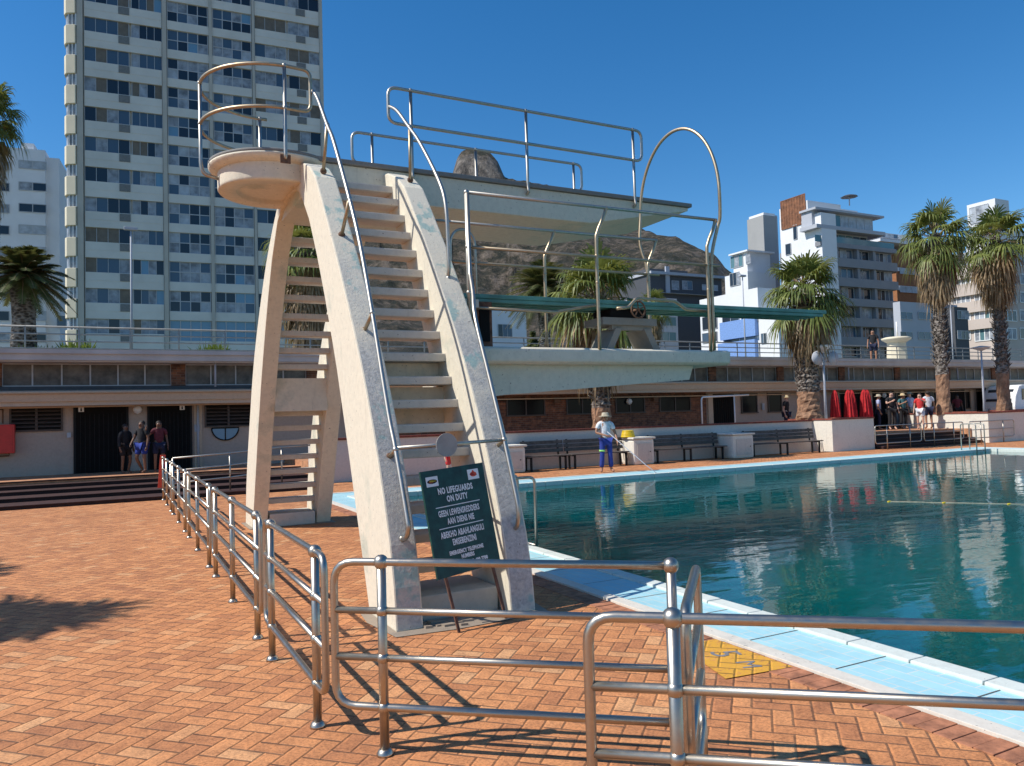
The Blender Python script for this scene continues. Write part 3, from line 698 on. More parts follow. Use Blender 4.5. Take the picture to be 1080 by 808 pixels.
# round-end railing: rings
RC = (1.86, 10.07); RR = .89; QZ1, QZ2 = 5.98, 5.47
def ring(z, a0, a1, n=26): return [V((RC[0] + RR * math.cos(R(a0 + (a1 - a0) * i / n)), RC[1] + RR * math.sin(R(a0 + (a1 - a0) * i / n)), z)) for i in range(n + 1)]
r1 = ring(QZ1, 86, 268); r2 = ring(QZ2, 86, 268)
loop = r1 + fillet([r1[-1], r1[-1] + V((.30, .02, 0)), r2[-1] + V((.30, .02, 0)), r2[-1]], .1)[1:-1] + r2[::-1]
tubep('guard_rail', loop, TR, M['bronze'])
def post5(x, y, side, zt=RZ1, zm=RZ2):
    tubep('rail_post', [(x, y, zt), (x, y, 4.98), (x, y - side * .02, 4.90), (x, y + side * .09, 4.86)], TR, M['steel2'], rad=.03)
    for zz in (zt, zm): MB().ball((x, y, zz), .03, 10).build('rail_fitting', M['steel2'], dt)
    MB().box(x - .06, x + .06, y + side * .07 - .01, y + side * .07 + .01, 4.81, 4.91).build('foot_plate', M['rust'], dt)
post5(1.82, RC[1] - RR, .17, QZ1, QZ2)
px, py = RC[0] - RR, RC[1]
tubep('rail_post', [(px, py, QZ1), (px, py, 4.95), (px + .03, py, 4.84), (px + .22, py, 4.80)], TR, M['steel2'], rad=.08)
for zz in (QZ1, QZ2): MB().ball((px, py, zz), .03, 10).build('rail_fitting', M['steel2'], dt)
px, py = RC[0] + RR * math.cos(R(92)), RC[1] + RR * math.sin(R(92))
tubep('rail_post', [(px, py, QZ1), (px, py, 4.9)], TR, M['steel2'])
for zz in (QZ1, QZ2): MB().ball((px, py, zz), .03, 10).build('rail_fitting', M['steel2'], dt)
# long railings of the upper platform
for y, s in ((9.43, 1), (11.14, -1)):
    P = fillet([(3.18, y, RZ1), (7.22, y, RZ1), (7.22, y, RZ2), (3.18, y, RZ2)], .12, closed=True)
    o = MB().tube(P, TR, 10, closed=True).build('guard_rail', M['steel2'], dt)
    for x in (3.49, 5.21, 7.06): post5(x, y, s)
# stair handrails
HL = [(2.15, 9.20, 5.74), (2.17, 9.02, 5.58), (2.17, 8.59, 5.11), (2.17, 8.31, 4.82), (2.17, 7.73, 4.03), (2.17, 7.38, 3.48), (2.17, 7.03, 2.76), (2.17, 6.80, 2.23), (2.17, 6.58, 1.74), (2.17, 6.44, 1.49), (2.17, 6.19, .95), (2.17, 6.16, .84), (2.17, 6.22, .76), (2.17, 6.36, .73)]
def smooth(P, n=4):
    P = [V(p) for p in P]; out = []
    for i in range(len(P) - 1):
        p0 = P[max(i-1, 0)]; p1 = P[i]; p2 = P[i+1]; p3 = P[min(i+2, len(P)-1)]
        for k in range(n):
            t = k / n; out.append(.5 * ((2 * p1) + (p2 - p0) * t + (2*p0 - 5*p1 + 4*p2 - p3) * t*t + (3*p1 - p0 - 3*p2 + p3) * t**3))
    out.append(P[-1]); return out
tubep('handrail', smooth(HL), TR, M['steel2'])
HR1 = [(3.19, 9.43, 5.80), (3.22, 9.2, 5.66), (3.24, 8.84, 5.33), (3.25, 8.5, 5.02), (3.25, 7.95, 4.42), (3.25, 7.76, 4.08), (3.25, 7.72, 3.62), (3.25, 7.72, 3.36), (3.25, 7.78, 3.26)]
tubep('handrail', smooth(HR1), TR, M['steel2'])
HR2 = [(3.42, 7.56, 4.18), (3.42, 7.54, 3.3), (3.34, 7.30, 3.05), (3.25, 7.06, 2.74), (3.25, 6.76, 2.11), (3.25, 6.49, 1.53), (3.25, 6.30, 1.08), (3.25, 6.24, .90), (3.25, 6.27, .76), (3.25, 6.36, .71)]
tubep('handrail', [V((3.42, 7.56, 4.18))] + smooth(HR2[1:]), TR, M['steel2'])
def standoff(a, b):
    MB().tube([a, b], .02, 8).build('rail_bracket', M['bronze'], dt); MB().ball(a, .03, 10).build('rail_fitting', M['steel2'], dt); MB().ball(b, .04, 10, sc=(1, .5, 1)).build('rail_fitting', M['rust'], dt)
for a, b in (((2.17, 8.59, 5.11), (2.17, 8.80, 4.64)), ((2.17, 7.73, 4.03), (2.17, 8.06, 3.73)), ((2.17, 7.03, 2.76), (2.17, 7.29, 2.62)), ((2.17, 6.44, 1.49), (2.17, 6.60, 1.42)),
             ((3.25, 8.84, 5.33), (3.25, 8.86, 4.68)), ((3.25, 6.49, 1.53), (3.25, 6.66, 1.46)), ((3.25, 7.74, 3.27), (3.25, 7.80, 3.25)), ((2.17, 6.32, .735), (2.17, 6.35, .73)), ((3.25, 6.34, .715), (3.25, 6.37, .71))): standoff(a, b)
cb = tubep('barrier_bar', [(2.17, 6.44, 1.50), (3.25, 6.49, 1.53)], .017, M['steel2'])
dm = MB(); c0 = V((2.645, 6.46, 1.51)); nrm = V((.05, -1, 0)).normalized(); sx = V((1, .05, 0)).normalized()
ring_ = [c0 + (sx * math.cos(2*PI*i/28) + V((0, 0, 1)) * math.sin(2*PI*i/28)) * .105 for i in range(28)]
dm.add([p + nrm * .022 for p in ring_] + [p + nrm * .03 for p in ring_], [tuple(range(28))] + [tuple(reversed(range(28, 56)))] + [(i, (i+1) % 28, (i+1) % 28 + 28, i + 28) for i in range(28)])
dm.build('round_plate', M['grey_disc'], cb)
# lower platform railings
for y, hy in ((7.60, 1), (8.84, -1)):
    zt = 4.2
    tubep('guard_rail', [(3.42, y, zt), (6.98, y, zt + .02)], TR * .9, M['steel2'])
    for zz in ((3.60,) if hy > 0 else (3.70,)): tubep('guard_rail', [(3.42, y, zz), (7.0, y, zz + .02)], TR * .8, M['bronze'])
    for x in (5.10, 6.80):
        P = [(x + .16, y, zt + .01), (x + .12, y, zt - .10), (x + .02, y, zt - .30), (x, y, zt - .5), (x, y, 2.5)]
        tubep('rail_post', smooth(P), TR, M['bronze']); [MB().ball(q_, .028, 8).build('rail_fitting', M['bronze'], dt) for q_ in ((x + .16, y, zt), (x, y, 3.3), (x, y, 3.62))]
    if hy > 0: tubep('rail_post', [(3.43, y, zt), (3.43, y, 2.52)], TR * 1.15, M['steel2'])
    for q_ in (zt, 3.6, 3.1): MB().ball((3.43, y, q_), .033, 10).build('rail_fitting', M['steel2'], dt)
H = [V((6.87 - .09 * math.cos(t), 8.22 + .72 * math.cos(t), 4.55 + 1.05 * math.sin(t))) for t in [PI * i / 20 for i in range(21)]]
H = [V((6.80, 8.84, 2.6)), V((6.80, 8.84, 3.7)), V((6.74, 8.92, 4.15))] + H + [V((6.99, 7.54, 4.25)), V((6.97, 7.58, 4.1)), V((6.88, 7.60, 3.75)), V((6.86, 7.60, 3.4)), V((6.86, 7.60, 2.52))]
tubep('hoop_rail', smooth(H, 3), TR, M['bronze'])
H = [V((3.75, 8.84, 2.5)), V((3.75, 8.84, 3.9))] + [V((3.92 - .17 * math.cos(t), 8.84, 3.92 + .2 * math.sin(t))) for t in [PI * i / 12 for i in range(13)]] + [V((4.09, 8.84, 3.9)), V((4.09, 8.84, 2.5))]
tubep('hoop_rail', H, TR * .8, M['steel2'])
# springboard and its stand
sb = MB(); sb.box(3.32, 9.36, 7.95, 8.45, 3.105, 3.155)
for yy in (7.98, 8.14, 8.26, 8.42): sb.box(3.35, 9.3, yy - .02, yy + .02, 3.06, 3.104)
bo = sb.build('springboard', M['board_green'], dt, bevel=.008)
for v in bo.data.vertices:
    wx = v.co.x + 2.7
    if wx > 6.5: v.co.z += -.0 + .02 * ((wx - 6.5) / 3) ; 
stn = MB()
stn.box(5.42, 6.25, 7.98, 8.42, 2.86, 2.95)
for x0, dx in ((5.62, -.16), (6.06, .16)): stn.obox((x0 + dx, 8.0, 2.52), (.10, 0, 0), (0, .4, 0), (-dx, 0, .30))
stn.box(5.58, 6.20, 8.02, 8.1, 2.80, 2.86)
so_ = stn.build('board_stand', concrete_mat('stand_concrete', (.25, .235, .20), (.12, .11, .09), .7), dt)
MB().box(5.55, 6.10, 8.0, 8.4, 2.95, 3.06).build('fulcrum', M['dark'], so_)
wh = MB(); wc = V((5.86, 7.84, 3.04)); wr = .105
wh.tube([wc + V((wr * math.cos(t), 0, wr * math.sin(t))) for t in [2*PI*i/24 for i in range(24)]], .011, 8, closed=True)
for q in range(5): t = 2*PI*q/5 + .4; wh.tube([wc, wc + V((wr * math.cos(t), 0, wr * math.sin(t)))], .008, 6)
wh.tube([wc + V((0, -.02, 0)), wc + V((0, .25, 0))], .016, 8)
wh.build('hand_wheel', M['rust'], so_)
tubep('board_guard', [(5.45, 7.72, 3.02), (5.62, 7.72, 3.04), (5.75, 7.72, 3.16), (6.35, 7.72, 3.15), (6.52, 7.72, 3.05), (6.8, 7.66, 3.03)], .02, M['bronze'], rad=.04)
tubep('support_pipe', [(3.5, 7.75, 2.96), (4.6, 7.75, 2.95), (5.1, 7.66, 3.04)], .018, M['bronze'], rad=.05)
ab = MB(); ab.box(3.62, 3.82, 7.85, 8.5, 2.52, 3.05, 0); an = ab.build('anchor_frame', M['rustleg'], dt)
MB().box(3.40, 3.60, 7.72, 8.5, 2.96, 3.05).build('anchor_beam', M['tread'], dt)
ab = MB(); ab.box(3.66, 3.78, 7.83, 7.849, 2.6, 2.98).build('opening', M['dark'], an)
MB().box(3.365, 3.39, 7.62, 8.05, 2.525, 2.92).build('side_panel', M['wood'], dt)
# concrete foot pads
pad = MB(); pad.add([(2.0, 6.03, .006), (2.5, 5.98, .006), (3.1, 6.02, .006), (3.42, 6.0, .006), (3.5, 6.5, .006), (3.42, 7.02, .006), (2.7, 7.1, .006), (1.98, 7.02, .006), (1.93, 6.6, .006)], [tuple(range(9))])
pad.add([(1.98, 13.4, .006), (3.42, 13.4, .006), (3.42, 14.42, .006), (1.98, 14.42, .006)], [(0, 1, 2, 3)])
struct(pad, 'ground_pad', M['padc'])
rub = MB()
for i in range(14):
    x = random.uniform(2.28, 2.95); y = random.uniform(6.03, 6.25); s = random.uniform(.02, .06)
    rub.obox((x, y, .006), (s * 2, s * .5 * random.uniform(-1, 1), 0), (-s * .3, s, 0), (0, 0, random.uniform(.008, .025)))
tag(rub.build('rubble', M['padc']), 'flat broken concrete flakes lying in front of the bottom stair', 'debris', kind='stuff')

# ------------------------------------------------------------------ lifeguard sign
sg = thing('sign_board', (2.7, 6.0, 0), 'green lifeguard notice board with white lettering leaning on the diving stairs', 'sign')
BL = on(1, 5.97, 462, 612); BR = on(1, 6.19, 528, 593); TL = on(1, 6.17, 443, 498)
ex = (BR - BL); wdt = ex.length; exn = ex.normalized(); ey = (TL - BL); ey = ey - exn * ey.dot(exn) * .0; hgt = ey.length; eyn = ey.normalized(); nn_ = exn.cross(eyn).normalized()
MB().obox(BL, ex, ey, -nn_ * .02).build('board', M['greenpaint'], sg)
for xx in (.10, .85):
    top = BL + ex * xx + ey * .3 - nn_ * .03; bot = BL + ex * (xx + .06) - eyn * .34 + V((0, -.05, 0)); bot.z = 0
    MB().obox(bot, exn * .025, V((0, .025, 0)), top - bot).build('leg', M['rustleg'], sg)
MB().tube([BL - nn_ * .03 + ey * .5 + ex * 1.02, BL + ex * 1.02 + ey * .5 + V((.02, .3, 0))], .012, 6).build('strut', M['rustleg'], sg)
mat_s = Matrix((exn, nn_.cross(exn), nn_)).transposed().to_4x4()
def sign_text(body, u, v, size, sx=.86, bold=.0025):
    t = text_mesh(body, size, M['white'], 'lettering', .0008, bold, 1.1); t.parent = sg
    P = BL + ex * u + ey * v + nn_ * .0025
    sh = Matrix.Scale(sx, 4, V((1, 0, 0)))
    t.matrix_local = Matrix.Translation(P - sg.location) @ mat_s @ sh
sign_text('NO LIFEGUARDS\nON DUTY', .49, .745, .074, .66, .0024)
sign_text('GEEN LEWENSREDDERS\nAAN DIENS NIE', .49, .535, .072, .56, .0020)
sign_text('ABEKHO ABAHLANGULI\nEMSEBENZINI', .49, .335, .072, .575, .0022)
sign_text('EMERGENCY TELEPHONE\nNUMBERS', .50, .175, .046, .68, .002)
sign_text('(021) 480 7700', .64, .085, .040, .86)
ln = MB()
for v in (.635, .435): ln.obox(BL + ex * .14 + ey * v + nn_ * .001, ex * .70, eyn * .007, nn_ * .002)
ln.build('divider_line', M['white'], sg)
def badge(u, v, w_, h_, cols):
    o = MB().obox(BL + ex * u + ey * v + nn_ * .001, exn * w_, eyn * h_, nn_ * .002).build('badge', M['white'], sg)
    for (du, dv, dw, dh, mt) in cols:
        mb = MB(); c_ = BL + ex * u + ey * v + exn * du * w_ + eyn * dv * h_ + nn_ * .0035
        mb.add([c_ + exn * dw * w_ * math.cos(2*PI*i/16) + eyn * dh * h_ * math.sin(2*PI*i/16) for i in range(16)], [tuple(range(16))]); mb.build('emblem', M[mt], o)
badge(.06, .845, .13, .085, [(.5, .5, .42, .22, 'c_black'), (.56, .56, .3, .12, 'yellow'), (.45, .45, .25, .1, 'orange')])
badge(.72, .85, .13, .09, [(.5, .5, .3, .25, 'orange'), (.35, .5, .18, .12, 'red'), (.62, .42, .2, .1, 'c_navy'), (.5, .72, .1, .18, 'orange')])

# ------------------------------------------------------------------ steel fences
FH = [1.0, .745, .50, .245]
def fence(A0, dirv, length, posts, label, extra_near=.22, extra_far=.22, round_near=True, round_far=True, group='stainless steel fence panels on the paving'):
    dirv = V((dirv[0], dirv[1], 0)).normalized(); A0 = V((A0[0], A0[1], 0)); B0 = A0 + dirv * length
    r = thing('fence_panel', tuple(A0 + dirv * length / 2), label, 'fence', group)
    a = A0; b = B0
    def P(s, z): return A0 + dirv * s + V((0, 0, z))
    s0, s1 = 0, length
    if round_near and round_far: MB().tube(fillet([P(s0, FH[0]), P(s1, FH[0]), P(s1, FH[3]), P(s0, FH[3])], .1, closed=True), .021, 12, closed=True).build('outer_rail', M['steel'], r)
    elif round_near: MB().tube(fillet([P(s1, FH[0]), P(s0, FH[0]), P(s0, FH[3]), P(s1, FH[3])], .12), .021, 12).build('outer_rail', M['steel'], r)
    else:
        for z in (FH[0], FH[3]): MB().tube([P(s0, z), P(s1, z)], .021, 12).build('outer_rail', M['steel'], r)
    for z in FH[1:3]: MB().tube([P(s0, z), P(s1, z)], .019, 12).build('rail', M['steel'], r)
    for s in posts:
        p = MB().tube([P(s, 0), P(s, 1.0)], .025, 14).lathe(P(s, 0), [(.045, 0), (.045, .012), (.032, .03), (.026, .035)], 16).build('post', M['steel'], r)
        for i, z in enumerate(FH): MB().ball(P(s, z), .040 if i == 0 else .034, 16).build('ball_joint', M['steel'], p)
    return r
YF = [(4.33, 6.22, (4.55, 5.98)), (6.42, 9.78, (6.63, 8.11, 9.54)), (10.02, 13.3, (10.23, 11.69, 13.07)), (13.62, 16.9, (13.84, 15.22, 16.68)), (17.12, 20.3, (17.32, 18.72, 20.1))]
nm = ['nearest panel of the long steel fence, with its rounded end beside the front barrier', 'second panel of the long steel fence counting from the camera', 'middle panel of the long steel fence',
      'fourth panel of the long steel fence, short of the dark steps', 'farthest panel of the long steel fence, ending at the dark steps']
for (a, b, ps), l in zip(YF, nm): fence((1.03, a), (0, 1), b - a, [p - a for p in ps], l)
DA = V((.774, -.634, 0)).normalized()
fence((1.25 - DA.x * .27, 3.99 - DA.y * .27), DA, .27 + 1.50, [.27, 1.77], 'front steel barrier panel whose rounded left end stands before the diving stairs', round_far=False)
fence((1.80 - DA.x * .31, 2.27 - DA.y * .31), DA, 3.2, [.31, 1.77, 3.1], 'nearest steel barrier panel running out of the right edge', round_far=True)
cA = V((2.505, 2.96, 0)); cB = V((1.895, 2.315, 0)); dC = (cB - cA)
fence(cA, dC, dC.length, [], 'short closed loop of steel tube seen edge-on between the two front barriers', round_far=True)
for o in [o for o in COL.objects if o.get('label', '').startswith('short closed')]:
    MB().tube([tuple(cA + V((0, 0, .0))), tuple(cA + V((0, 0, .3)))], .021, 12).build('leg', M['steel'], o)
    MB().tube([tuple(cB + V((0, 0, .0))), tuple(cB + V((0, 0, .3)))], .021, 12).build('leg', M['steel'], o)

# terrace rails
def simple_rail(name, pts_xy, z0f, h, label, levels=(1.0, .5), r=.022, cat='railing', mat='steel2'):
    pts = [V((x, y, z)) for (x, y), z in zip(pts_xy, z0f)]
    t_ = thing(name, tuple(pts[0]), label, cat)
    for lv in levels: MB().tube([p + V((0, 0, h * lv)) for p in pts], r, 8).build('rail', M[mat], t_)
    for p in pts: MB().tube([p, p + V((0, 0, h))], r, 8).build('post', M[mat], t_)
    return t_
simple_rail('step_railing', [(1.25, 20.3), (2.6, 20.7), (3.95, 21.1), (4.8, 21.3)], [.05, .1, .18, .2], .92, 'thin steel railing crossing the dark steps left of the tower', (1.0, .67, .34))
def hoop_rail(x0, x1, y, z0, z1, label):
    t_ = thing('step_railing', ((x0+x1)/2, y, 0), label, 'railing', 'steel railings on the far steps')
    MB().tube(fillet([(x0, y, z0 + .95), (x1, y, z1 + .95), (x1, y, z1 + .25), (x0, y, z0 + .25)], .12, closed=True), .022, 8, closed=True).build('outer_rail', M['steel2'], t_)
    for f_ in (.25, .75):
        x = x0 + (x1 - x0) * f_; MB().tube([(x, y, 0), (x, y, z0 + .95)], .022, 8).build('post', M['steel2'], t_)
    MB().tube([(x0, y, z0 + .6), (x1, y, z1 + .6)], .018, 8).build('rail', M['steel2'], t_)
hoop_rail(26.6, 29.4, 20.55, 0, 0, 'leftmost of three steel railing loops before the far steps')
hoop_rail(29.5, 32.1, 20.5, 0, 0, 'middle steel railing loop before the far steps')
hoop_rail(32.2, 35.4, 20.3, 0, 0, 'rightmost of three steel railing loops, before the right planter')
hoop_rail(40.0, 43.5, 20.2, 0, 0, 'steel railing loop at the right edge before the white van')

# pool ladders
def pool_ladder(x, y, dx, label):
    t_ = thing('pool_ladder', (x, y, 0), label, 'ladder', 'steel pool ladders')
    for s in (-.25, .25):
        if dx: P = [(x - .45, y + s, 0), (x - .45, y + s, .92), (x + .12, y + s, .92), (x + .12, y + s, -.6)]
        else: P = [(x + s, y + .45, 0), (x + s, y + .45, .98), (x + s, y - .12, .98), (x + s, y - .12, -.6)]
        MB().tube(fillet(P, .1), .02, 10).build('side_rail', M['steel2'], t_)
    for z in (-.25, .0):
        a, b = ((x + .12, y - .25, z), (x + .12, y + .25, z)) if dx else ((x - .25, y - .12, z), (x + .25, y - .12, z))
        MB().tube([a, b], .018, 8).build('step', M['steel2'], t_)
pool_ladder(4.93, 9.45, True, 'steel pool ladder on the near edge, right of the diving stairs')
pool_ladder(28.2, 17.5, False, 'steel pool ladder at the far right corner of the pool')

# ------------------------------------------------------------------ benches and service boxes
def bench(x0, x1, label):
    t_ = thing('bench', ((x0 + x1) / 2, 21.5, 0), label, 'bench', 'dark timber benches along the low wall')
    s = MB()
    for i in range(4): s.box(x0, x1, 21.14 + i * .11, 21.14 + i * .11 + .095, .44, .475)
    s.build('seat', M['benchwood'], t_)
    s = MB()
    for i in range(3): s.obox((x0, 21.60 + i * .02, .56 + i * .13), (x1 - x0, 0, 0), (0, .03, 0), (0, .02, .11))
    s.build('backrest', M['benchwood'], t_)
    n = max(2, int((x1 - x0) / 1.3) + 1)
    for i in range(n):
        x = x0 + .15 + (x1 - x0 - .3) * i / (n - 1)
        MB().box(x - .03, x + .03, 21.2, 21.25, 0, .44).box(x - .03, x + .03, 21.55, 21.6, 0, .44).box(x - .03, x + .03, 21.2, 21.6, .40, .438).obox((x - .03, 21.66, .40), (.06, 0, 0), (0, .03, 0), (0, .06, .55)).build('leg', M['blackmetal'], t_)
bench(11.4, 12.95, 'timber bench with a backrest, leftmost by the low wall, behind the pool cleaner'); bench(13.0, 15.3, 'timber bench just left of the cream box with the yellow hose')
bench(16.3, 19.5, 'timber bench between the two rounded cream boxes'); bench(20.7, 24.4, 'timber bench beside the cream planter, right of the far box')
def svc(x0, x1, y0, h, label, doorface=True):
    t_ = thing('service_box', ((x0+x1)/2, 21.4, 0), label, 'service box', 'cream service boxes along the low wall')
    MB().box(x0, x1, y0, YW - .002, 0, h).build('body', M['planter'], t_, bevel=.09)
    MB().box(x0 - .04, x1 + .04, y0 - .04, YW - .003, h - .002, h + .06).build('lid', M['planter'], t_, bevel=.02)
    o = MB().box(x0 + .14, x1 - .12, y0 - .02, y0 - .001, .12, h - .14).build('door', M['tread'], t_); MB().ball((x1 - .2, y0 - .03, h * .5), .02, 8).build('handle', M['blackmetal'], o)
svc(15.35, 16.2, 21.05, .86, 'cream service box with a yellow hose reel on top'); svc(19.6, 20.6, 20.95, .84, 'pale service box between two benches, stained on its corner'); svc(10.4, 11.3, 21.1, .80, 'cream service box farthest left, behind the diving stairs')
yb = thing('hose_coil', (15.3, 21.6, .92), 'coil of bright yellow hose on the cream service box', 'hose')
hc = MB()
for i in range(5):
    hc.tube([V((15.45 + (.22 - .012 * i) * math.cos(t), 21.5 + (.2 - .01*i) * math.sin(t), .945 + i * .045)) for t in [2*PI*q/20 for q in range(20)]], .03, 8, closed=True)
hc.build('coil', M['yellow'], yb)

# orange pennant panel at the fence end
ob = thing('warning_banner', (1.0, 20.5, 0), 'orange red banner panel tied to the far end of the steel fence', 'banner')
MB().obox((.92, 20.35, .28), (.12, .02, 0), (0, .03, 0), (.06, 0, .78)).build('sheet', M['orange'], ob)

# lane line
ll = thing('lane_rope', (18, 9, -.1), 'thin pool rope with small yellow floats across the water at the right', 'rope')
a = on(2, -.07, 938, 529); b_ = on(2, -.07, 1180, 534)
MB().tube([a, b_], .007, 6).build('rope', M['c_khaki'], ll)
for f_ in (0, .26, .55, .8): MB().ball(a + (b_ - a) * f_, .026, 10, sc=(2.4, .8, .6)).build('float', M['yellow'], ll)

# ------------------------------------------------------------------ people
def skin(verts, edges, rad, sub=1):
    me = bpy.data.meshes.new('tmp'); me.from_pydata(verts, edges, []); o = bpy.data.objects.new('tmp', me); COL.objects.link(o)
    md = o.modifiers.new('s', 'SKIN'); md.use_smooth_shade = True
    if sub: sd = o.modifiers.new('u', 'SUBSURF'); sd.levels = sub; sd.render_levels = sub
    for i, r in enumerate(rad): me.skin_vertices[0].data[i].radius = (r, r) if not isinstance(r, tuple) else r
    me.skin_vertices[0].data[0].use_root = True
    dg = bpy.context.evaluated_depsgraph_get(); m2 = bpy.data.meshes.new_from_object(o.evaluated_get(dg))
    COL.objects.unlink(o); bpy.data.objects.remove(o); return m2
JD = dict(pel=(0, 0, .96), spi=(0, 0, 1.14), che=(0, 0, 1.33), nkb=(0, .01, 1.46), nek=(0, 0, 1.53), hea=(0, -.02, 1.62), hdt=(0, -.015, 1.70),
          shL=(.19, 0, 1.42), elL=(.25, .02, 1.15), wrL=(.27, -.06, .90), haL=(.27, -.09, .83), shR=(-.19, 0, 1.42), elR=(-.25, .02, 1.15), wrR=(-.27, -.06, .90), haR=(-.27, -.09, .83),
          hpL=(.10, 0, .92), knL=(.12, -.02, .50), anL=(.12, .02, .09), toL=(.13, -.14, .035), hpR=(-.10, 0, .92), knR=(-.12, -.02, .50), anR=(-.12, .02, .09), toR=(-.13, -.14, .035))
RD = dict(pel=(.15, .115), spi=(.135, .10), che=(.16, .115), nkb=.07, nek=.056, hea=(.082, .10), hdt=(.07, .085), sh=.062, el=.042, wr=.029, ha=(.036, .02), hp=.092, kn=.058, an=.042, to=(.042, .03))
def person(loc, rz, h, pose, label, skinm='skin1', top='c_white', bottom='c_navy', hat=None, hair=True, long_sleeve=False, long_leg=True, hatm='c_khaki', group=None, extra=None):
    J = {k: V(v) for k, v in JD.items()}
    for k, v in pose.items(): J[k] = V(v)
    s = h / 1.78
    root = thing('person', loc, label, 'person', group, rz)
    def grab(keys, edges, grow=0, cut=None, nm='body', mat=None, fingers=False, eyes=False):
        vs = []; ids = {}; rr = []
        for k in keys:
            p = J[k] if k in J else cut[k][0]; ids[k] = len(vs); vs.append(tuple(p * s))
            rd = RD.get(k) or RD.get(k[:2]) if k in J else cut[k][1]
            rr.append(tuple((q + grow) * s for q in rd) if isinstance(rd, tuple) else (rd + grow) * s)
        es = [(ids[a], ids[b]) for a, b in edges]
        if fingers:
            for S in 'LR':
                w_, hn = J['wr' + S], J['ha' + S]; d_ = (hn - w_).normalized(); side = d_.cross(V((1, 0, 0))).normalized()
                for q, (off, ln_) in enumerate(((-.028, .06), (-.01, .072), (.01, .07), (.028, .055))):
                    b0 = len(vs); vs.append(tuple((hn + side * off + d_ * .03) * s)); rr.append(.009 * s)
                    vs.append(tuple((hn + side * off * 1.1 + d_ * (.03 + ln_ * .6)) * s)); rr.append(.008 * s)
                    vs.append(tuple((hn + side * off * 1.05 + d_ * (.03 + ln_) + V((-.015 if S == 'L' else .015, 0, 0))) * s)); rr.append(.006 * s)
                    es += [(ids['ha' + S], b0), (b0, b0 + 1), (b0 + 1, b0 + 2)]
                b0 = len(vs); vs.append(tuple((hn - side * .045 - d_ * .01) * s)); rr.append(.011 * s); vs.append(tuple((hn - side * .06 + d_ * .025) * s)); rr.append(.009 * s)
                es += [(ids['ha' + S], b0), (b0, b0 + 1)]
            hd = J['hea']; 
            for off, r_ in ((V((0, -.105, -.01)), .014), (V((.085, 0, 0)), .014), (V((-.085, 0, 0)), .014)):
                b0 = len(vs); vs.append(tuple((hd + off) * s)); rr.append(r_ * s); es.append((ids['hea'], b0))
        me = skin(vs, es, rr); me.materials.clear(); me.materials.append(mat)
        if eyes:
            bm = bmesh.new(); bm.from_mesh(me); me.materials.append(M['c_black']); me.materials.append(M['c_maroon'])
            for off, r_, mi in ((V((.033, -.088, .012)), .011, 1), (V((-.033, -.088, .012)), .011, 1), (V((0, -.088, -.045)), .014, 2)):
                g_ = bmesh.ops.create_icosphere(bm, subdivisions=1, radius=r_ * s, matrix=Matrix.Translation((J['hea'] + off) * s))
                for v in g_['verts']:
                    for f in v.link_faces: f.material_index = mi
            bm.to_mesh(me); bm.free()
        me.name = nm; o = bpy.data.objects.new(nm, me); COL.objects.link(o); o.parent = root; return o
    allk = list(JD); E_ = [('pel', 'spi'), ('spi', 'che'), ('che', 'nkb'), ('nkb', 'nek'), ('nek', 'hea'), ('hea', 'hdt')]
    for S in 'LR': E_ += [('nkb', 'sh' + S), ('sh' + S, 'el' + S), ('el' + S, 'wr' + S), ('wr' + S, 'ha' + S), ('pel', 'hp' + S), ('hp' + S, 'kn' + S), ('kn' + S, 'an' + S), ('an' + S, 'to' + S)]
    body = grab(allk, E_, mat=M[skinm], fingers=True, eyes=True)
    cut = {}
    for S in 'LR':
        cut['sl' + S] = (J['sh' + S].lerp(J['el' + S], .62), .056); cut['kf' + S] = (J['hp' + S].lerp(J['kn' + S], .78), .085)
        cut['cu' + S] = (J['kn' + S].lerp(J['an' + S], .88), .062); cut['lw' + S] = (J['el' + S].lerp(J['wr' + S], .9), .036)
    cut['hem'] = (J['pel'] + V((0, 0, -.07)), (.15, .12)); cut['col'] = (J['nkb'] + V((0, 0, .012)), .072)
    ks = ['che', 'spi', 'hem', 'col', 'shL', 'shR', 'slL', 'slR']; es = [('che', 'spi'), ('spi', 'hem'), ('che', 'col'), ('col', 'shL'), ('col', 'shR'), ('shL', 'slL'), ('shR', 'slR')]
    if long_sleeve:
        ks = ['che', 'spi', 'hem', 'col', 'shL', 'shR', 'elL', 'elR', 'lwL', 'lwR']; es = es[:5] + [('shL', 'elL'), ('shR', 'elR'), ('elL', 'lwL'), ('elR', 'lwR')]
    if top: grab(ks, es, .016, cut, 'shirt', M[top])
    if long_leg: grab(['pel', 'hpL', 'hpR', 'knL', 'knR', 'cuL', 'cuR'], [('pel', 'hpL'), ('pel', 'hpR'), ('hpL', 'knL'), ('hpR', 'knR'), ('knL', 'cuL'), ('knR', 'cuR')], .016, cut, 'trousers', M[bottom])
    else: grab(['pel', 'hpL', 'hpR', 'kfL', 'kfR'], [('pel', 'hpL'), ('pel', 'hpR'), ('hpL', 'kfL'), ('hpR', 'kfR')], .02, cut, 'shorts', M[bottom])
    hd = J['hea'] * s
    if hair:
        hm = MB(); hm.ball(hd + V((0, .032, .045)) * s, .096 * s, 14, sc=(1, .98, .95)); hm.build('hair', M['hair'], root, local=True)
    if hat:
        t_ = MB(); t_.lathe(hd + V((0, 0, .05)) * s, [(.19 * s, -.012), (.195 * s, 0), (.11 * s, .012), (.10 * s, .085 * s), (.07 * s, .11 * s)], 20); t_.build('hat', M[hatm], root, local=True)
    if extra: extra(root, J, s)
    return root
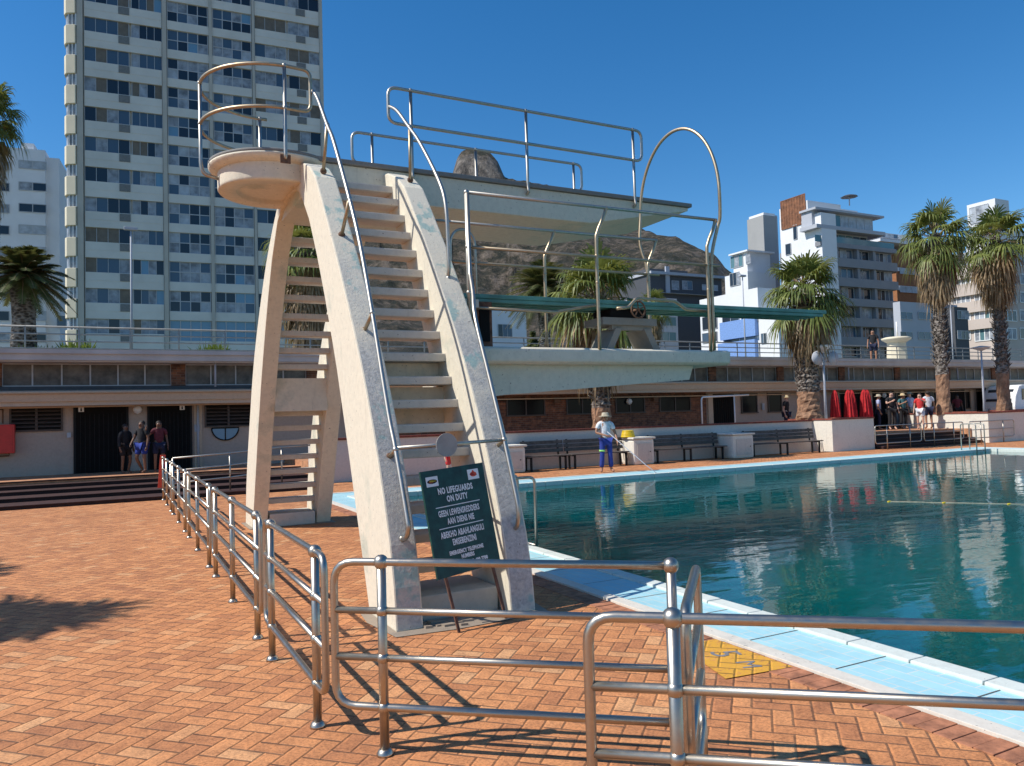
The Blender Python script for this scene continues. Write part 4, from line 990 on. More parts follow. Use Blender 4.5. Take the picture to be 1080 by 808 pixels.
# pool cleaner in sun hat holding a long pole
def cl_extra(root, J, s):
    b = MB()
    for S in ('R',): b.lathe(J['kn' + S] * s + V((0, 0, .12)), [(.085 * s, 0), (.088 * s, .05)], 14)
    b.build('reflective_band', M['c_lime'], root, local=True)
cl_pose = dict(hea=(-.01, -.09, 1.60), hdt=(-.01, -.09, 1.68), nek=(0, -.04, 1.52), elR=(-.30, -.06, 1.18), wrR=(-.08, -.24, 1.10), haR=(-.02, -.28, 1.08), elL=(.29, -.02, 1.14), wrL=(.30, -.2, .92), haL=(.29, -.25, .87),
               anL=(.15, .02, .09), toL=(.19, -.13, .035), anR=(-.15, .0, .09), toR=(-.19, -.14, .035))
person((12.95, 19.15, 0), R(-20), 1.80, cl_pose, 'pool cleaner in white shirt, blue overalls trousers and sun hat holding a long pole', 'skin1', 'c_white', 'c_blue', hat=True, extra=cl_extra)
pn = thing('skimmer_pole', (13.5, 18.5, 0), 'long thin pole held by the pool cleaner, reaching into the water', 'pole')
MB().tube([(12.80, 18.84, 1.22), (13.45, 17.9, .25), (13.85, 17.25, -.3)], .012, 6).build('pole', M['grey_lt'], pn)
# three boys on the left terrace
person((.28, 24.35, TZL), R(40), 1.42, dict(knL=(.13, -.1, .5), anL=(.12, .0, .09), toL=(.13, -.16, .035)), 'boy in a long-sleeved black swimsuit, leftmost of the three walking boys', 'skin4', 'c_black', 'c_black', long_sleeve=True, long_leg=False)
person((.70, 24.1, TZL), R(-48), 1.50, dict(knR=(-.13, -.12, .5), anR=(-.12, .12, .12), toR=(-.13, .0, .03), elR=(-.27, -.08, 1.17), wrR=(-.2, -.26, 1.0), haR=(-.18, -.3, .95)), 'boy in dark vest and bright blue shorts, between the other two boys', 'skin4', 'c_black', 'c_blue', long_leg=False)
person((1.13, 24.05, TZL), R(10), 1.48, dict(elR=(-.34, .0, 1.25), wrR=(-.42, -.05, 1.45), haR=(-.42, -.07, 1.5)), 'boy in maroon top, navy shorts and cap, nearest the fence end', 'skin4', 'c_maroon', 'c_navy', long_leg=False)
# figure behind the sign
person((8.0, 19.2, 0), R(10), 1.42, {}, 'child with red shorts standing on the far pool edge behind the stairs', 'skin3', 'skin3', 'c_red', long_leg=False)
# promenade walker
wq = on(1, 26.6, 921, 365)
person((wq.x, 26.6, 3.945), R(-60), 1.72, {}, 'walker in dark clothes at the promenade railing above the red parasols', 'skin1', 'c_black', 'c_navy', long_leg=False)
# terrace group on the right
grp = 'people gathered on the terrace near the red parasols'
Pz = TZR
ppl = [(25.95, 24.4, 20, 1.70, 'c_black', 'c_navy', 'c_straw', 'skin3', 'person in black top and straw hat beside the triple lamp post'),
       (31.65, 24.2, 40, 1.66, 'c_lilac', 'c_navy', 'c_khaki', 'skin1', 'person in pale lilac shirt and hat just right of the red parasols'),
       (31.9, 23.7, -30, 1.78, 'c_black', 'c_black', None, 'skin3', 'tall person all in black at the right of the red parasols'),
       (32.7, 24.4, 60, 1.66, 'c_grey', 'c_khaki', None, 'skin1', 'person in grey shirt standing behind the steps'),
       (33.1, 24.0, -20, 1.68, 'c_teal', 'c_black', 'c_straw', 'skin1', 'person in dark teal shirt and straw hat behind the steps'),
       (33.9, 24.7, 0, 1.65, 'c_black', 'c_grey', None, 'skin2', 'person in black in the shade of the canopy doorway'),
       (32.35, 22.6, -70, 1.66, 'c_red', 'c_white', None, 'skin3', 'woman in white shorts and pink top at the head of the steps'),
       (33.15, 22.75, 150, 1.76, 'c_white', 'c_navy', None, 'skin1', 'man in white shirt and navy shorts at the head of the steps'),
       (34.6, 24.7, 170, 1.76, 'c_lilac', 'c_khaki', 'c_khaki', 'skin3', 'person in grey-blue shirt and hat left of the tall palm trunk'),
       (37.6, 24.9, 10, 1.70, 'c_khaki', 'c_grey', 'c_straw', 'skin3', 'person in khaki shirt and straw hat right of the tall palm trunk'),
       (38.6, 24.9, -40, 1.60, 'c_maroon', 'c_black', None, 'skin2', 'person in maroon sitting low near the lamp post')]
for i, (x, y, rz, h, tp, bt, hat, sk, lb) in enumerate(ppl):
    po = {}
    if i == 6: po = dict(elL=(.3, -.1, 1.3), wrL=(.2, -.3, 1.4), haL=(.18, -.35, 1.42))
    if i in (2, 4): po = dict(elR=(-.27, -.1, 1.2), wrR=(-.1, -.25, 1.3), haR=(-.06, -.28, 1.33))
    person((x, y, Pz), R(rz), h, po, lb, sk, tp, bt, hat=bool(hat), hatm=hat or 'c_khaki', hair=not hat, long_leg=(i not in (6, 7)), group=grp)

# red folded parasols
for i, (x, y, l) in enumerate(((29.0, 24.4, 'faded dark red folded parasol, leftmost of the row'), (29.65, 24.2, 'folded red parasol, second from the left of the row'), (30.1, 24.4, 'folded red parasol standing deeper, in the middle of the row'),
                            (30.7, 24.2, 'folded red parasol, second from the right of the row'), (31.15, 24.4, 'folded red parasol at the right end of the row'))):
    t_ = thing('folded_parasol', (x, y, TZR), l, 'parasol', 'red folded parasols on the terrace')
    MB().tube([(x, y, TZR), (x, y, 2.5)], .025, 8).build('pole', M['grey_lt'], t_)
    cv = MB(); N = 20; vs = []; prof_ = [(.04, 2.5), (.10, 2.38), (.15, 2.1), (.17, 1.8), (.20, 1.35), (.19, 1.15)]
    for r_, z in prof_:
        for k_ in range(N): rr_ = r_ * (1 + .28 * (k_ % 2) - .12); vs.append((x + rr_ * math.cos(2*PI*k_/N), y + rr_ * math.sin(2*PI*k_/N), z + (.03 * (k_ % 2) if z < 1.2 else 0)))
    fs = [(i_*N + k_, i_*N + (k_+1) % N, (i_+1)*N + (k_+1) % N, (i_+1)*N + k_) for i_ in range(len(prof_)-1) for k_ in range(N)]
    cv.add(vs, fs).build('canopy', M['redcloth'], t_)
    MB().lathe((x, y, TZR), [(.22, 0), (.22, .05), (.05, .07), (.05, .2)], 14).build('base', M['grey_slab'], t_)

# van
vn = thing('minibus', (43.2, 24.2, TZR), 'white minibus parked at the right edge behind the planter', 'van')
bd = MB(); L0, L1 = 41.0, 45.8
sec = [(L0 + .05, .95), (L0, 1.5), (L0 + .12, 2.05), (L0 + .45, 2.55), (L0 + .75, 2.62), (L1 - .3, 2.62), (L1, 2.3), (L1, .95)]
bd.prism(sec, 1, 23.4, 25.1); bd.build('body', M['white'], vn, bevel=.06)
o = MB().obox((L0 + .06, 23.6, 1.78), (0, 1.3, 0), (-.035, 0, 0), (.30, 0, .62)).build('windscreen', M['gl_dark'], vn)
for a, b_ in ((41.65, 42.6), (42.75, 43.9), (44.05, 45.4)): MB().box(a, b_, 23.37, 23.399, 1.85, 2.4).build('window', M['gl_dark'], vn)
for xx in (41.85, 44.8):
    for yy in (23.42, 24.88): o = MB().tube([(xx, yy - .02, TZR + .33), (xx, yy + .22, TZR + .33)], .33, 20).build('wheel', M['blackmetal'], vn)
for yy in (23.62, 24.7): MB().ball((L0 + .02, yy, 1.35), .09, 10, sc=(.5, 1.2, 1)).build('headlight', M['gl_pale'], vn)

# lamps
def lamp(x, y, z0, zt, kind, label):
    t_ = thing('lamp_post', (x, y, z0), label, 'lamp post')
    MB().tube([(x, y, z0), (x, y, zt)], [.055, .038], 10).build('pole', M['grey_lt'], t_)
    if kind == 3:
        MB().lathe((x, y, zt), [(.04, 0), (.1, .05), (.34, .26), (.32, .29), (.0, .33)], 20).build('lamp_shade', M['white'], t_)
        MB().tube([(x - .5, y - .1, zt - .35), (x + .5, y + .1, zt - .35)], .03, 8).build('crossarm', M['grey_lt'], t_)
        for s in (-1, 1):
            c_ = V((x + s * .45, y - .12, zt - .22)); o = MB(); o.tube([c_ + V((0, .2, 0)), c_ + V((0, .05, 0)), c_], [.12, .27, .28], 20); o.build('floodlight', M['grey_lt'], t_)
    elif kind == 1: MB().lathe((x, y, zt), [(.04, -.02), (.4, .12), (.42, .16), (.1, .22), (.0, .23)], 20).build('lamp_shade', M['grey_lt'], t_)
    elif kind == 2: MB().box(x - .28, x + .28, y - .1, y + .1, zt, zt + .14).build('lamp_head', M['grey_lt'], t_, bevel=.03)
lq = on(1, 21.7, 868, 372)
lamp(lq.x, 21.7, 1.24, lq.z, 3, 'lamp post with a cone shade and two round floodlights by the short palm')
lamp(37.1, 22.6, TZR, 4.25, 1, 'grey lamp post with a flat round shade between the two tall palms')
def lamp_far(px, pyt, y, kind, label): q = on(1, y, px, pyt); lamp(q.x, y, 3.95, q.z, kind, label)
lamp_far(138, 243, 38, 2, 'tall thin street lamp in front of the apartment tower')
lamp_far(783, 292, 40, 2, 'tall thin street lamp before the white and grey apartment blocks')
lamp_far(1002, 317, 38, 0, 'plain white pole on the promenade between the tall palms')
kq = on(1, 29, 946, 372)
kz = 5.295
kk = thing('stone_plinth', (kq.x, 29, 3.945), 'stout cream stone plinth with a flared cap on the promenade', 'plinth')
MB().lathe((kq.x, 29, 3.945), [(.60, 0), (.56, .2), (.5, 1.3), (.5, 1.35)], 8, smooth=False).build('body', M['tower_lit'], kk)
MB().lathe((kq.x, 29, kz), [(.5, 0), (.78, .18), (.8, .26), (.6, .32)], 16).build('cap', M['tower_lit'], kk)
MB().tube([(kq.x + .1, 29, 5.6), (kq.x + .1, 29, 6.5)], .05, 8).build('vent_pipe', M['white'], kk)

# ------------------------------------------------------------------ palms
def palm_fan(x, y, z0, h, cr, label, seed, lean=(0, 0), nf=46, nd=70, skirt=2.4, tr=.3, name='fan_palm'):
    rnd = random.Random(seed)
    t_ = thing(name, (x, y, z0), label, 'palm tree')
    top = V((x + lean[0], y + lean[1], z0 + h)); base = V((x, y, z0))
    def C(f): return base.lerp(top, f) + V((lean[0] * .3 * math.sin(f * 3), 0, 0))
    rings = 46; n = 12; vs = []; fs = []
    for i in range(rings + 1):
        f = i / rings; c_ = C(f); r_ = tr * (1.25 - .35 * f) * (1 + ((.10 if i % 2 else -.05) if f > .22 else .03))
        if f < .06: r_ *= 1.2
        for k_ in range(n): a = 2*PI*k_/n + .13 * i; q = r_ * (1 + rnd.uniform(-.08, .08)); vs.append(c_ + V((q * math.cos(a), q * math.sin(a), rnd.uniform(-.02, .02))))
    for i in range(rings):
        for k_ in range(n): fs.append((i*n + k_, i*n + (k_+1) % n, (i+1)*n + (k_+1) % n, (i+1)*n + k_))
    tk = MB().add(vs, fs, False); tk.mi = [1 if i < rings * n * .22 else 0 for i in range(len(tk.mi))]
    tk.build('trunk', [M['trunk'], M['trunk_low']], t_)
    bt = MB()      # leaf-base stubs criss-crossing on the upper trunk
    for i in range(int(h * 42)):
        f = rnd.uniform(.24, .94); a = rnd.uniform(0, 2*PI); c_ = C(f); o_ = V((math.cos(a), math.sin(a), 0)); r_ = tr * (1.25 - .35 * f)
        p0 = c_ + o_ * r_ * .85; tdir = V((-math.sin(a), math.cos(a), 0)) * rnd.uniform(-.12, .12)
        bt.tube([p0, p0 + o_ * .09 + V((0, 0, .10)) + tdir, p0 + o_ * .15 + V((0, 0, .22)) + tdir * 2], [.03, .024, .012], 4)
    bt.build('leaf_bases', M['trunk_boot'], t_)
    ct = top
    def fan(mb, c0, az, el, pl, fr, droop, segs, wilt):
        d_ = V((math.cos(az) * math.cos(el), math.sin(az) * math.cos(el), math.sin(el)))
        mid = c0 + d_ * pl * .55; hub = c0 + d_ * pl + V((0, 0, -droop * pl * .35))
        mb.tube([c0, mid + V((0, 0, -droop * pl * .05)), hub], [.025, .018, .012], 4, mi=1)
        fd = (hub - mid).normalized(); side = fd.cross(V((0, 0, 1))); side = side.normalized() if side.length > .1 else V((1, 0, 0)); upn = side.cross(fd)
        for q in range(segs):
            u = (q + .5) / segs * 2 - 1; an = u * R(112) + rnd.uniform(-.06, .06)
            dr = (fd * math.cos(an) + side * math.sin(an)).normalized(); L = fr * (1 - .22 * abs(u)) * rnd.uniform(.85, 1.08)
            nrm = upn; wv = dr.cross(nrm).normalized() * (fr * .95 / segs)
            p0 = hub; p1 = hub + dr * L * .5 + V((0, 0, -wilt * L * .06)) - nrm * abs(u) * .05; q_ = rnd.uniform(.6, 1.3); p2 = hub + dr * L * .82 + V((0, 0, -wilt * L * .26 * q_)); p3 = hub + dr * L * .98 + V((0, 0, -wilt * L * .58 * q_))
            fold = nrm * .02
            mb.add([p0 - wv * .15, p0 + wv * .15, p1 + wv * .8 + fold, p1 - wv * .8 + fold, p2 + wv * .55, p2 - wv * .55, p3], [(0, 1, 2, 3), (3, 2, 4, 5), (5, 4, 6)])
    cr_ = MB()
    for i in range(nf):
        f = (i + .5) / nf; el = R(82 - 92 * f ** .9) + rnd.uniform(-.4, .4); az = i * 2.39996 + rnd.uniform(-.25, .25)
        fan(cr_, ct + V((0, 0, -.1 - .4 * f)), az, el, cr * rnd.uniform(.36, .62), cr * rnd.uniform(.40, .56), .25 + .55 * f, 20, .5 + .9 * f + rnd.uniform(-.2, .5))
    cr_.build('crown', [M['frond'], M['frond_dead']], t_)
    dd = MB()
    for i in range(nd):
        f = rnd.random() ** .8; zc = ct + V((0, 0, -.25 - f * skirt)); az = rnd.uniform(0, 2*PI); el = R(-5 - 65 * rnd.random() ** .8 - 12 * f)
        fan(dd, zc, az, el, cr * rnd.uniform(.24, .52) * (1 - .45 * f), cr * rnd.uniform(.34, .52) * (1 - .3 * f), .8, 13, 1.3 + rnd.random())
    dd.build('dead_frond_skirt', [M['frond_dead'], M['trunk_boot']], t_)
    return t_
def pxpalm(px, py_top, y, z0, label, seed, crpx, **k):
    q = on(1, y, px, py_top); dep = (q - CAM).dot(FW); cr = crpx / F * dep
    return palm_fan(q.x, y, z0, q.z - z0 - cr * .78, cr, label, seed, **k)
pxpalm(846, 262, 22.4, 1.2, 'short fan palm with a ragged brown skirt beside the triple lamp post', 11, 52, skirt=1.5, tr=.36, nf=56, nd=90)
pxpalm(984, 212, 22.6, 1.25, 'tall fan palm left of the pair on the right terrace', 12, 44, skirt=1.9, tr=.23, nf=42, nd=110)
pxpalm(1047, 214, 22.6, 1.25, 'tall fan palm right of the pair, before the pink apartment block', 13, 45, skirt=1.9, tr=.23, nf=42, nd=110)
pxpalm(628, 257, 22.9, .8, 'fan palm with drooping fronds behind the springboard and pool cleaner', 14, 66, skirt=1.7, tr=.27, nf=50, nd=100)
pxpalm(322, 216, 31, 3.95, 'fan palm on the promenade seen through the tower stairs', 15, 58, skirt=3.0, tr=.32, nf=44, nd=90)
pxpalm(-15, 80, 33, 3.95, 'tall fan palm cut off by the left edge', 16, 46, skirt=3.0, tr=.3)
pxpalm(688, 303, 48, 3.95, 'small distant fan palm below the green springboard', 17, 24, skirt=1.6, tr=.3, nf=30, nd=40)
# out of frame palms whose shadows reach the paving on the left
palm_fan(-6.95, 9.75, 0, 6.3, 1.7, 'fan palm standing left of the frame, casting its shadow on the paving', 18, skirt=.9, tr=.25, nf=40, nd=24)
palm_fan(-8.9, 13.3, 0, 7.0, 1.9, 'second fan palm standing left of the frame beyond the first', 19, skirt=.9, tr=.25, nf=36, nd=24)

def date_palm(px, py, y, z0, crpx, label, seed, nf=100, mat='frond_dark'):
    rnd = random.Random(seed); q = on(1, y, px, py); dep = (q - CAM).dot(FW); L = crpx / F * dep
    t_ = thing('date_palm', (q.x, y, z0), label, 'palm tree'); ct = V((q.x, y, q.z))
    MB().tube([(q.x, y, z0), (q.x, y, (z0 + q.z) / 2), ct], [.42, .34, .42], 12).build('trunk', M['trunk'], t_)
    cr_ = MB()
    for i in range(nf):
        f = i / nf; az = i * 2.39996; el = R(82 - 112 * f) + rnd.uniform(-.1, .1); ll_ = L * rnd.uniform(.85, 1.1)
        d_ = V((math.cos(az), math.sin(az), 0)); pts = []
        for s in range(9):
            u = s / 8; pts.append(ct + d_ * (ll_ * u * math.cos(el) + .0) + V((0, 0, ll_ * u * math.sin(el) - ll_ * .42 * u * u)))
        cr_.tube(pts, [.03 - .003 * s for s in range(9)], 4, mi=1)
        sd = V((-d_.y, d_.x, 0))
        for s in range(1, 34):
            u = s / 34; k_ = min(7, int(u * 8)); p0 = pts[k_].lerp(pts[k_ + 1], u * 8 - k_); tg = (pts[k_ + 1] - pts[k_]).normalized(); ln_ = L * .24 * math.sin(PI * min(1, u * .85 + .12)) ** .6
            for sg_ in (-1, 1):
                e = p0 + (sd * sg_ * .75 + tg * .65 + V((0, 0, -.25 + .2 * rnd.random()))).normalized() * ln_; w_ = tg * .045
                cr_.add([p0 - w_, p0 + w_, e], [(0, 1, 2)])
    cr_.build('crown', [M[mat], M['frond_dead']], t_); return t_
date_palm(25, 290, 30, 3.95, 50, 'feathery date palm on the promenade at the left edge', 31)
date_palm(573, 305, 42, 3.95, 48, 'dark feathery date palm behind the drooping fan palm', 32)
# conifer in the mid distance
q = on(1, 60, 562, 352)
cf = thing('conifer', (q.x, 60, 3.95), 'dark layered conifer beyond the promenade under the springboard', 'tree')
MB().tube([(q.x, 60, 3.95), (q.x, 60, 9.0)], [.25, .05], 8).build('trunk', M['trunk'], cf)
fl = MB(); rnd = random.Random(5)
for i in range(900):
    f = rnd.random(); z = 4.6 + f * 4.6; r_ = (1 - f) * 2.6 * (.55 + .45 * abs(math.sin(z * 5))); a = rnd.uniform(0, 2*PI); rr_ = r_ * math.sqrt(rnd.random())
    p = V((q.x + rr_ * math.cos(a), 60 + rr_ * math.sin(a), z)); u = V((rnd.uniform(-1, 1), rnd.uniform(-1, 1), rnd.uniform(-.3, .3))).normalized() * .3; v = u.orthogonal().normalized() * .12
    fl.add([p - u, p + v, p + u, p - v], [(0, 1, 2, 3)])
fl.build('crown', M['frond_dark'], cf)
def shrub(px, py, y, rad, label, seed, n=260, z0=3.945, hz=.8, name='shrub'):
    rnd = random.Random(seed); q = on(1, y, px, py); t_ = thing(name, (q.x, y, z0), label, 'shrub')
    mb = MB()
    for i in range(n):
        a = rnd.uniform(0, 2*PI); el = rnd.uniform(.15, 1.5); L = rad * rnd.uniform(.5, 1); d_ = V((math.cos(a) * math.cos(el), math.sin(a) * math.cos(el), math.sin(el) * hz / max(rad, .01)))
        p0 = V((q.x, y, z0)) + V((rnd.uniform(-1, 1), rnd.uniform(-1, 1), 0)) * rad * .5; p1 = p0 + d_ * L; w_ = d_.orthogonal().normalized() * .05 * rad
        mb.add([p0 + w_ * .3, p0.lerp(p1, .5) + w_, p1 + V((0, 0, -.1 * L)), p0.lerp(p1, .5) - w_], [(0, 1, 2, 3)])
    mb.build('foliage', M['bush'], t_)
shrub(82, 368, 28, .75, 'spiky bright green shrub at the promenade railing below the apartment tower', 1); shrub(225, 366, 28, .8, 'spiky green shrub at the promenade railing left of the diving tower', 2)
shrub(40, 362, 30, 1.2, 'dark low hedge shrub by the date palm', 3, 400)

# ------------------------------------------------------------------ distant buildings
class Fac:      # a wall plane: origin point, direction angle; boxes are given by pixels seen on that plane
    def __init__(s, P0, ang, root, flip=1):
        s.P = V((P0.x, P0.y, 0)); s.d = V((math.cos(R(ang)), math.sin(R(ang)), 0)); s.n = V((s.d.y, -s.d.x, 0)) * flip; s.root = root
    def uv(s, px, py):
        r = ray(px, py); t = (s.P - CAM).dot(s.n) / r.dot(s.n); Q = CAM + r * t; return (Q - s.P).dot(s.d), Q.z
    def box(s, mb, s0, s1, z0, z1, o0, o1, mi=0):
        mb.obox(s.P + s.d * s0 + s.n * o0 + V((0, 0, z0)), s.d * (s1 - s0), s.n * (o1 - o0), V((0, 0, z1 - z0)), mi)
    def window(s, s0, s1, z0, z1, cols=2, rows=1, o=0.02, mats=('gl_dark', 'gl_blue', 'gl_curt'), rnd=random, fm='frame_alu', fw=.06, pw=None, name='window'):
        ml = [M[k_] for k_ in mats]; mb = MB()
        for c_ in range(cols):
            for r_ in range(rows):
                a = s0 + (s1 - s0) * c_ / cols; b = s0 + (s1 - s0) * (c_ + 1) / cols; e = z0 + (z1 - z0) * r_ / rows; f = z0 + (z1 - z0) * (r_ + 1) / rows
                mi = rnd.choices(range(len(ml)), pw)[0] if pw else rnd.randrange(len(ml)); s.box(mb, a, b, e, f, o, o + .03, mi)
        w_ = mb.build(name, ml, s.root); fr = MB()
        for c_ in range(cols + 1): x = s0 + (s1 - s0) * c_ / cols; s.box(fr, x - fw / 2, x + fw / 2, z0, z1, o + .03, o + .07)
        for r_ in range(rows + 1): z = z0 + (z1 - z0) * r_ / rows; s.box(fr, s0, s1, z - fw / 2, z + fw / 2, o + .031, o + .065)
        fr.build('frame', M[fm], w_); return w_
    def win(s, px0, py0, px1, py1, **k):
        a, z1 = s.uv(px0, py0); b, z0 = s.uv(px1, py1); return s.window(min(a, b), max(a, b), min(z0, z1), max(z0, z1), **k)
    def pbox(s, mb, px0, py0, px1, py1, o0, o1, mi=0):
        a, z1 = s.uv(px0, py0); b, z0 = s.uv(px1, py1); s.box(mb, min(a, b), max(a, b), min(z0, z1), max(z0, z1), o0, o1, mi)

rt = random.Random(3)
P0 = at(89, 350, 76)
tw = thing('apartment_tower', (P0.x + 10, P0.y + 5, 3.95), 'tall cream slab apartment tower with strip windows filling the upper left', 'building')
T = Fac(P0, -4.0, tw)
S = {}
for nme, px in (('a0', 89.5), ('a1', 137), ('a1b', 140), ('a2', 172), ('b0', 177.5), ('b1', 221.5), ('c0', 226), ('c1', 267.5), ('d0', 271), ('d1', 304), ('d1b', 307), ('d2', 339.5), ('end', 343)): S[nme] = T.uv(px, 200)[0]
zr = [T.uv(100, 18.3 + 0)[1]]; zb = T.uv(100, 336)[1]; fh = (zr[0] - zb) / 10.0
tops = [zb + fh * k_ for k_ in range(-2, 13)]   # top of each window strip
wb = MB(); T.box(wb, -.5, S['end'], 3.95, tops[-1] + 3, -14, -.35); wb.build('wall', M['tower_band'], tw)
for z in tops:
    for ka, kb, hh in (('a0', 'a2', .52), ('b0', 'c1', .30), ('d0', 'd2', .52)):
        sp = MB(); T.box(sp, S[ka], S[kb], z, z + fh * hh, -.35, -.02)
        if hh > .5: T.box(sp, S[ka], S[kb], z + fh * .25, z + fh * .27, -.02, .0)
        sp.build('spandrel', M['tower_band'], tw)
for a, b_ in [(S['a2'] + .04, S['b0'] - .04), (S['b1'] + .04, S['c0'] - .04), (S['c1'] + .04, S['d0'] - .04), (-.55, -.02), (S['d2'] + .02, S['end'])]:
    pc = MB(); T.box(pc, a, b_, 3.95, tops[-1] + 3, -.35, .12); pc.build('pilaster', M['tower_col'], tw)
strip = dict(mats=('gl_blue', 'gl_dark', 'gl_tan', 'gl_curt', 'gl_sky'), pw=(4, 3, 4, 4, .8), rnd=rt, o=-.22, fw=.05)
big = dict(mats=('gl_dark', 'gl_blue', 'gl_curt', 'gl_pale', 'gl_sky'), pw=(5, 3, 5, 1.6, .5), rnd=rt, o=-.22, fw=.09)
for i, z in enumerate(tops[1:]):
    h_ = fh * .48
    T.window(S['a0'], S['a1'], z - h_, z, cols=4, **strip); T.window(S['a1b'], S['a2'], z - h_, z, cols=4, **strip)
    bb = big
    if i in (1,): bb = dict(big, pw=(0, 0, 0, 1, 6))
    T.window(S['b0'] + .05, S['b1'] - .05, z - fh * .70, z, cols=4, rows=2, **bb); T.window(S['c0'] + .05, S['c1'] - .05, z - fh * .70, z, cols=4, rows=2, **(bb if i > 1 else dict(big, pw=(1, 1, 0, 1, 4))))
    T.window(S['d0'], S['d1'], z - h_, z, cols=3, **strip); T.window(S['d1b'], S['d2'], z - h_, z, cols=3, **strip)
for z in tops[1:]:
    for a in ('a', 'd'):
        ac = MB(); s0 = T.uv(126 if a == 'a' else 315, 200)[0]; T.box(ac, s0, s0 + 1.0, z - fh * .48 - fh * .27, z - fh * .50, -.02, .03)
        ac.build('air_vent', M['ac'], tw)
# corner bay, its faces turned to the left
e0 = T.P + T.d * (-.55)
outp = [e0 + T.n * -.2, e0 + T.n * .3 + T.d * -.1, e0 + T.n * -.05 + T.d * -.95, e0 + T.n * -.55 + T.d * -1.15, e0 + T.n * -1.4 + T.d * -1.15, e0 + T.n * -1.4]
for z in tops[:-1]:
    MB().prism([(p.x, p.y) for p in outp], 2, z + .0, z + fh * .62).build('bay_parapet', M['tower_lit'], tw, bevel=.05)
    ins = [(p.x + T.n.x * -.18 + T.d.x * .14, p.y + T.n.y * -.18 + T.d.y * .14) for p in outp]
    bo = MB().prism(ins, 2, z - fh * .38, z).build('bay_window', M['gl_curt'], tw); wf = MB()
    for t_ in (.12, .5, .88):
        a = V((*ins[1], 0)).lerp(V((*ins[2], 0)), t_); wf.box(a.x - .05, a.x + .05, a.y - .09, a.y + .02, z - fh * .38, z)
    wf.build('frame', M['white'], bo)

# white block far left
P0 = at(57, 350, 105)
wl_ = thing('apartment_block', (P0.x - 8, P0.y + 6, 3.95), 'white apartment block behind the palms at the left edge', 'building')
Wf = Fac(P0, -6, wl_); mb = MB(); zt = Wf.uv(30, 157)[1]
Wf.box(mb, -14, -1.0, 3.95, zt, -10, 0); Wf.box(mb, -1.0, 0.6, 3.95, zt - .8, -9, -.6); Wf.box(mb, -4, -2.5, zt, zt + 1.1, -4, -1); Wf.box(mb, .6, 3, 3.95, 12.5, -9, -1)
mb.build('wall', M['white_far'], wl_)
for i in range(9):
    y0 = 169 + 22.7 * i
    Wf.win(20, y0, 49, y0 + 10.5, cols=2, mats=('gl_curt', 'gl_dark', 'gl_pale'), rnd=rt, fw=.1)
    Wf.win(-14, y0, 10, y0 + 10.5, cols=2, mats=('gl_curt', 'gl_dark'), rnd=rt, fw=.1)
Wf.win(60, 333, 70, 346, cols=1, rnd=rt)

# grey block with white stepped side
DG = 112
P0 = at(866, 300, DG); YG = P0.y
gb = thing('apartment_block', (P0.x + 6, P0.y + 6, 3.95), 'grey banded apartment block with white stepped side and glass penthouse', 'building')
G = Fac(P0, 0, gb); GS = Fac(P0, 90, gb, -1)          # GS: the side wall facing left
xr = G.uv(945, 320)[0]; zt1 = G.uv(900, 260)[1]
mb = MB(); G.box(mb, .3, xr, 3.95, zt1, -7.8, -.5); mb.build('wall', M['grey_bld'], gb)
bands = [(259.5, 264), (274.6, 283.5), (294.7, 303.6), (315.8, 323.6), (335.9, 344.8), (356, 366)]
bm_ = MB()
for a, b_ in bands: z1 = G.uv(905, a)[1]; z0 = G.uv(905, b_)[1]; G.box(bm_, -.3, xr + .1, z0, z1, -.5, .5)
for px in (882, 904, 921): s0 = G.uv(px, 300)[0]; G.box(bm_, s0, s0 + .5, 3.95, zt1, -.5, .25)
bm_.build('balcony_band', M['grey_bld'], gb)
wr_ = [(264, 274.6), (283.5, 294.7), (303.6, 315.8), (323.6, 335.9), (344.8, 356), (366, 376)]
for a, b_ in wr_:
    z1 = G.uv(905, a)[1]; z0 = G.uv(905, b_)[1]
    for pa, pb_, cc in ((856, 881, 4), (884, 903, 3), (906, 920.5, 2), (923.5, 944, 5)):
        s0 = G.uv(pa, 310)[0]; s1 = G.uv(pb_, 310)[0]
        if s0 < .2: s0 = .2
        G.window(s0, s1, z0, z1, cols=cc, mats=('gl_dark', 'gl_blue', 'gl_curt', 'teal_glass'), pw=(4, 3, 2, 1), rnd=rt, o=-.45, fm='frame_alu', fw=.1)
# upper floors
zA = zt1; zB = G.uv(900, 244.5)[1]; zC = G.uv(900, 226.5)[1]; zD = G.uv(900, 217)[1]
up = MB(); s0 = G.uv(872, 250)[0]; s1 = G.uv(921, 250)[0]; G.box(up, s0, s1, zA, zB, -7, -1.0); G.box(up, 0.25, G.uv(930, 243)[0], zB - .2, zB + .35, -7.5, .6); G.box(up, G.uv(858, 243)[0], .25, zB - .2, zB + .35, -2.5, .6)
G.box(up, .25, G.uv(924, 235)[0], zB + .35, zC, -7.5, -.6); G.box(up, G.uv(860, 235)[0], .25, zB + .35, zC, -2.5, -.6); G.box(up, .25, G.uv(930, 227)[0], zC, zC + .3, -7.5, .4); G.box(up, G.uv(858, 227)[0], .25, zC, zC + .3, -2.6, .4)
up.build('upper_storeys', M['grey_lt'], gb)
G.window(s0 + .3, s1 - .3, zA + .1, zB - .4, cols=6, mats=('gl_dark', 'gl_blue', 'teal_glass'), rnd=rt, o=-.95, fw=.1)
G.window(G.uv(862, 235)[0] + .2, G.uv(924, 235)[0] - .2, zB + .5, zC - .2, cols=7, mats=('teal_glass', 'gl_pale', 'gl_curt', 'gl_dark'), pw=(5, 3, 3, 1), rnd=rt, o=-.55, fw=.1, name='glass_wall')
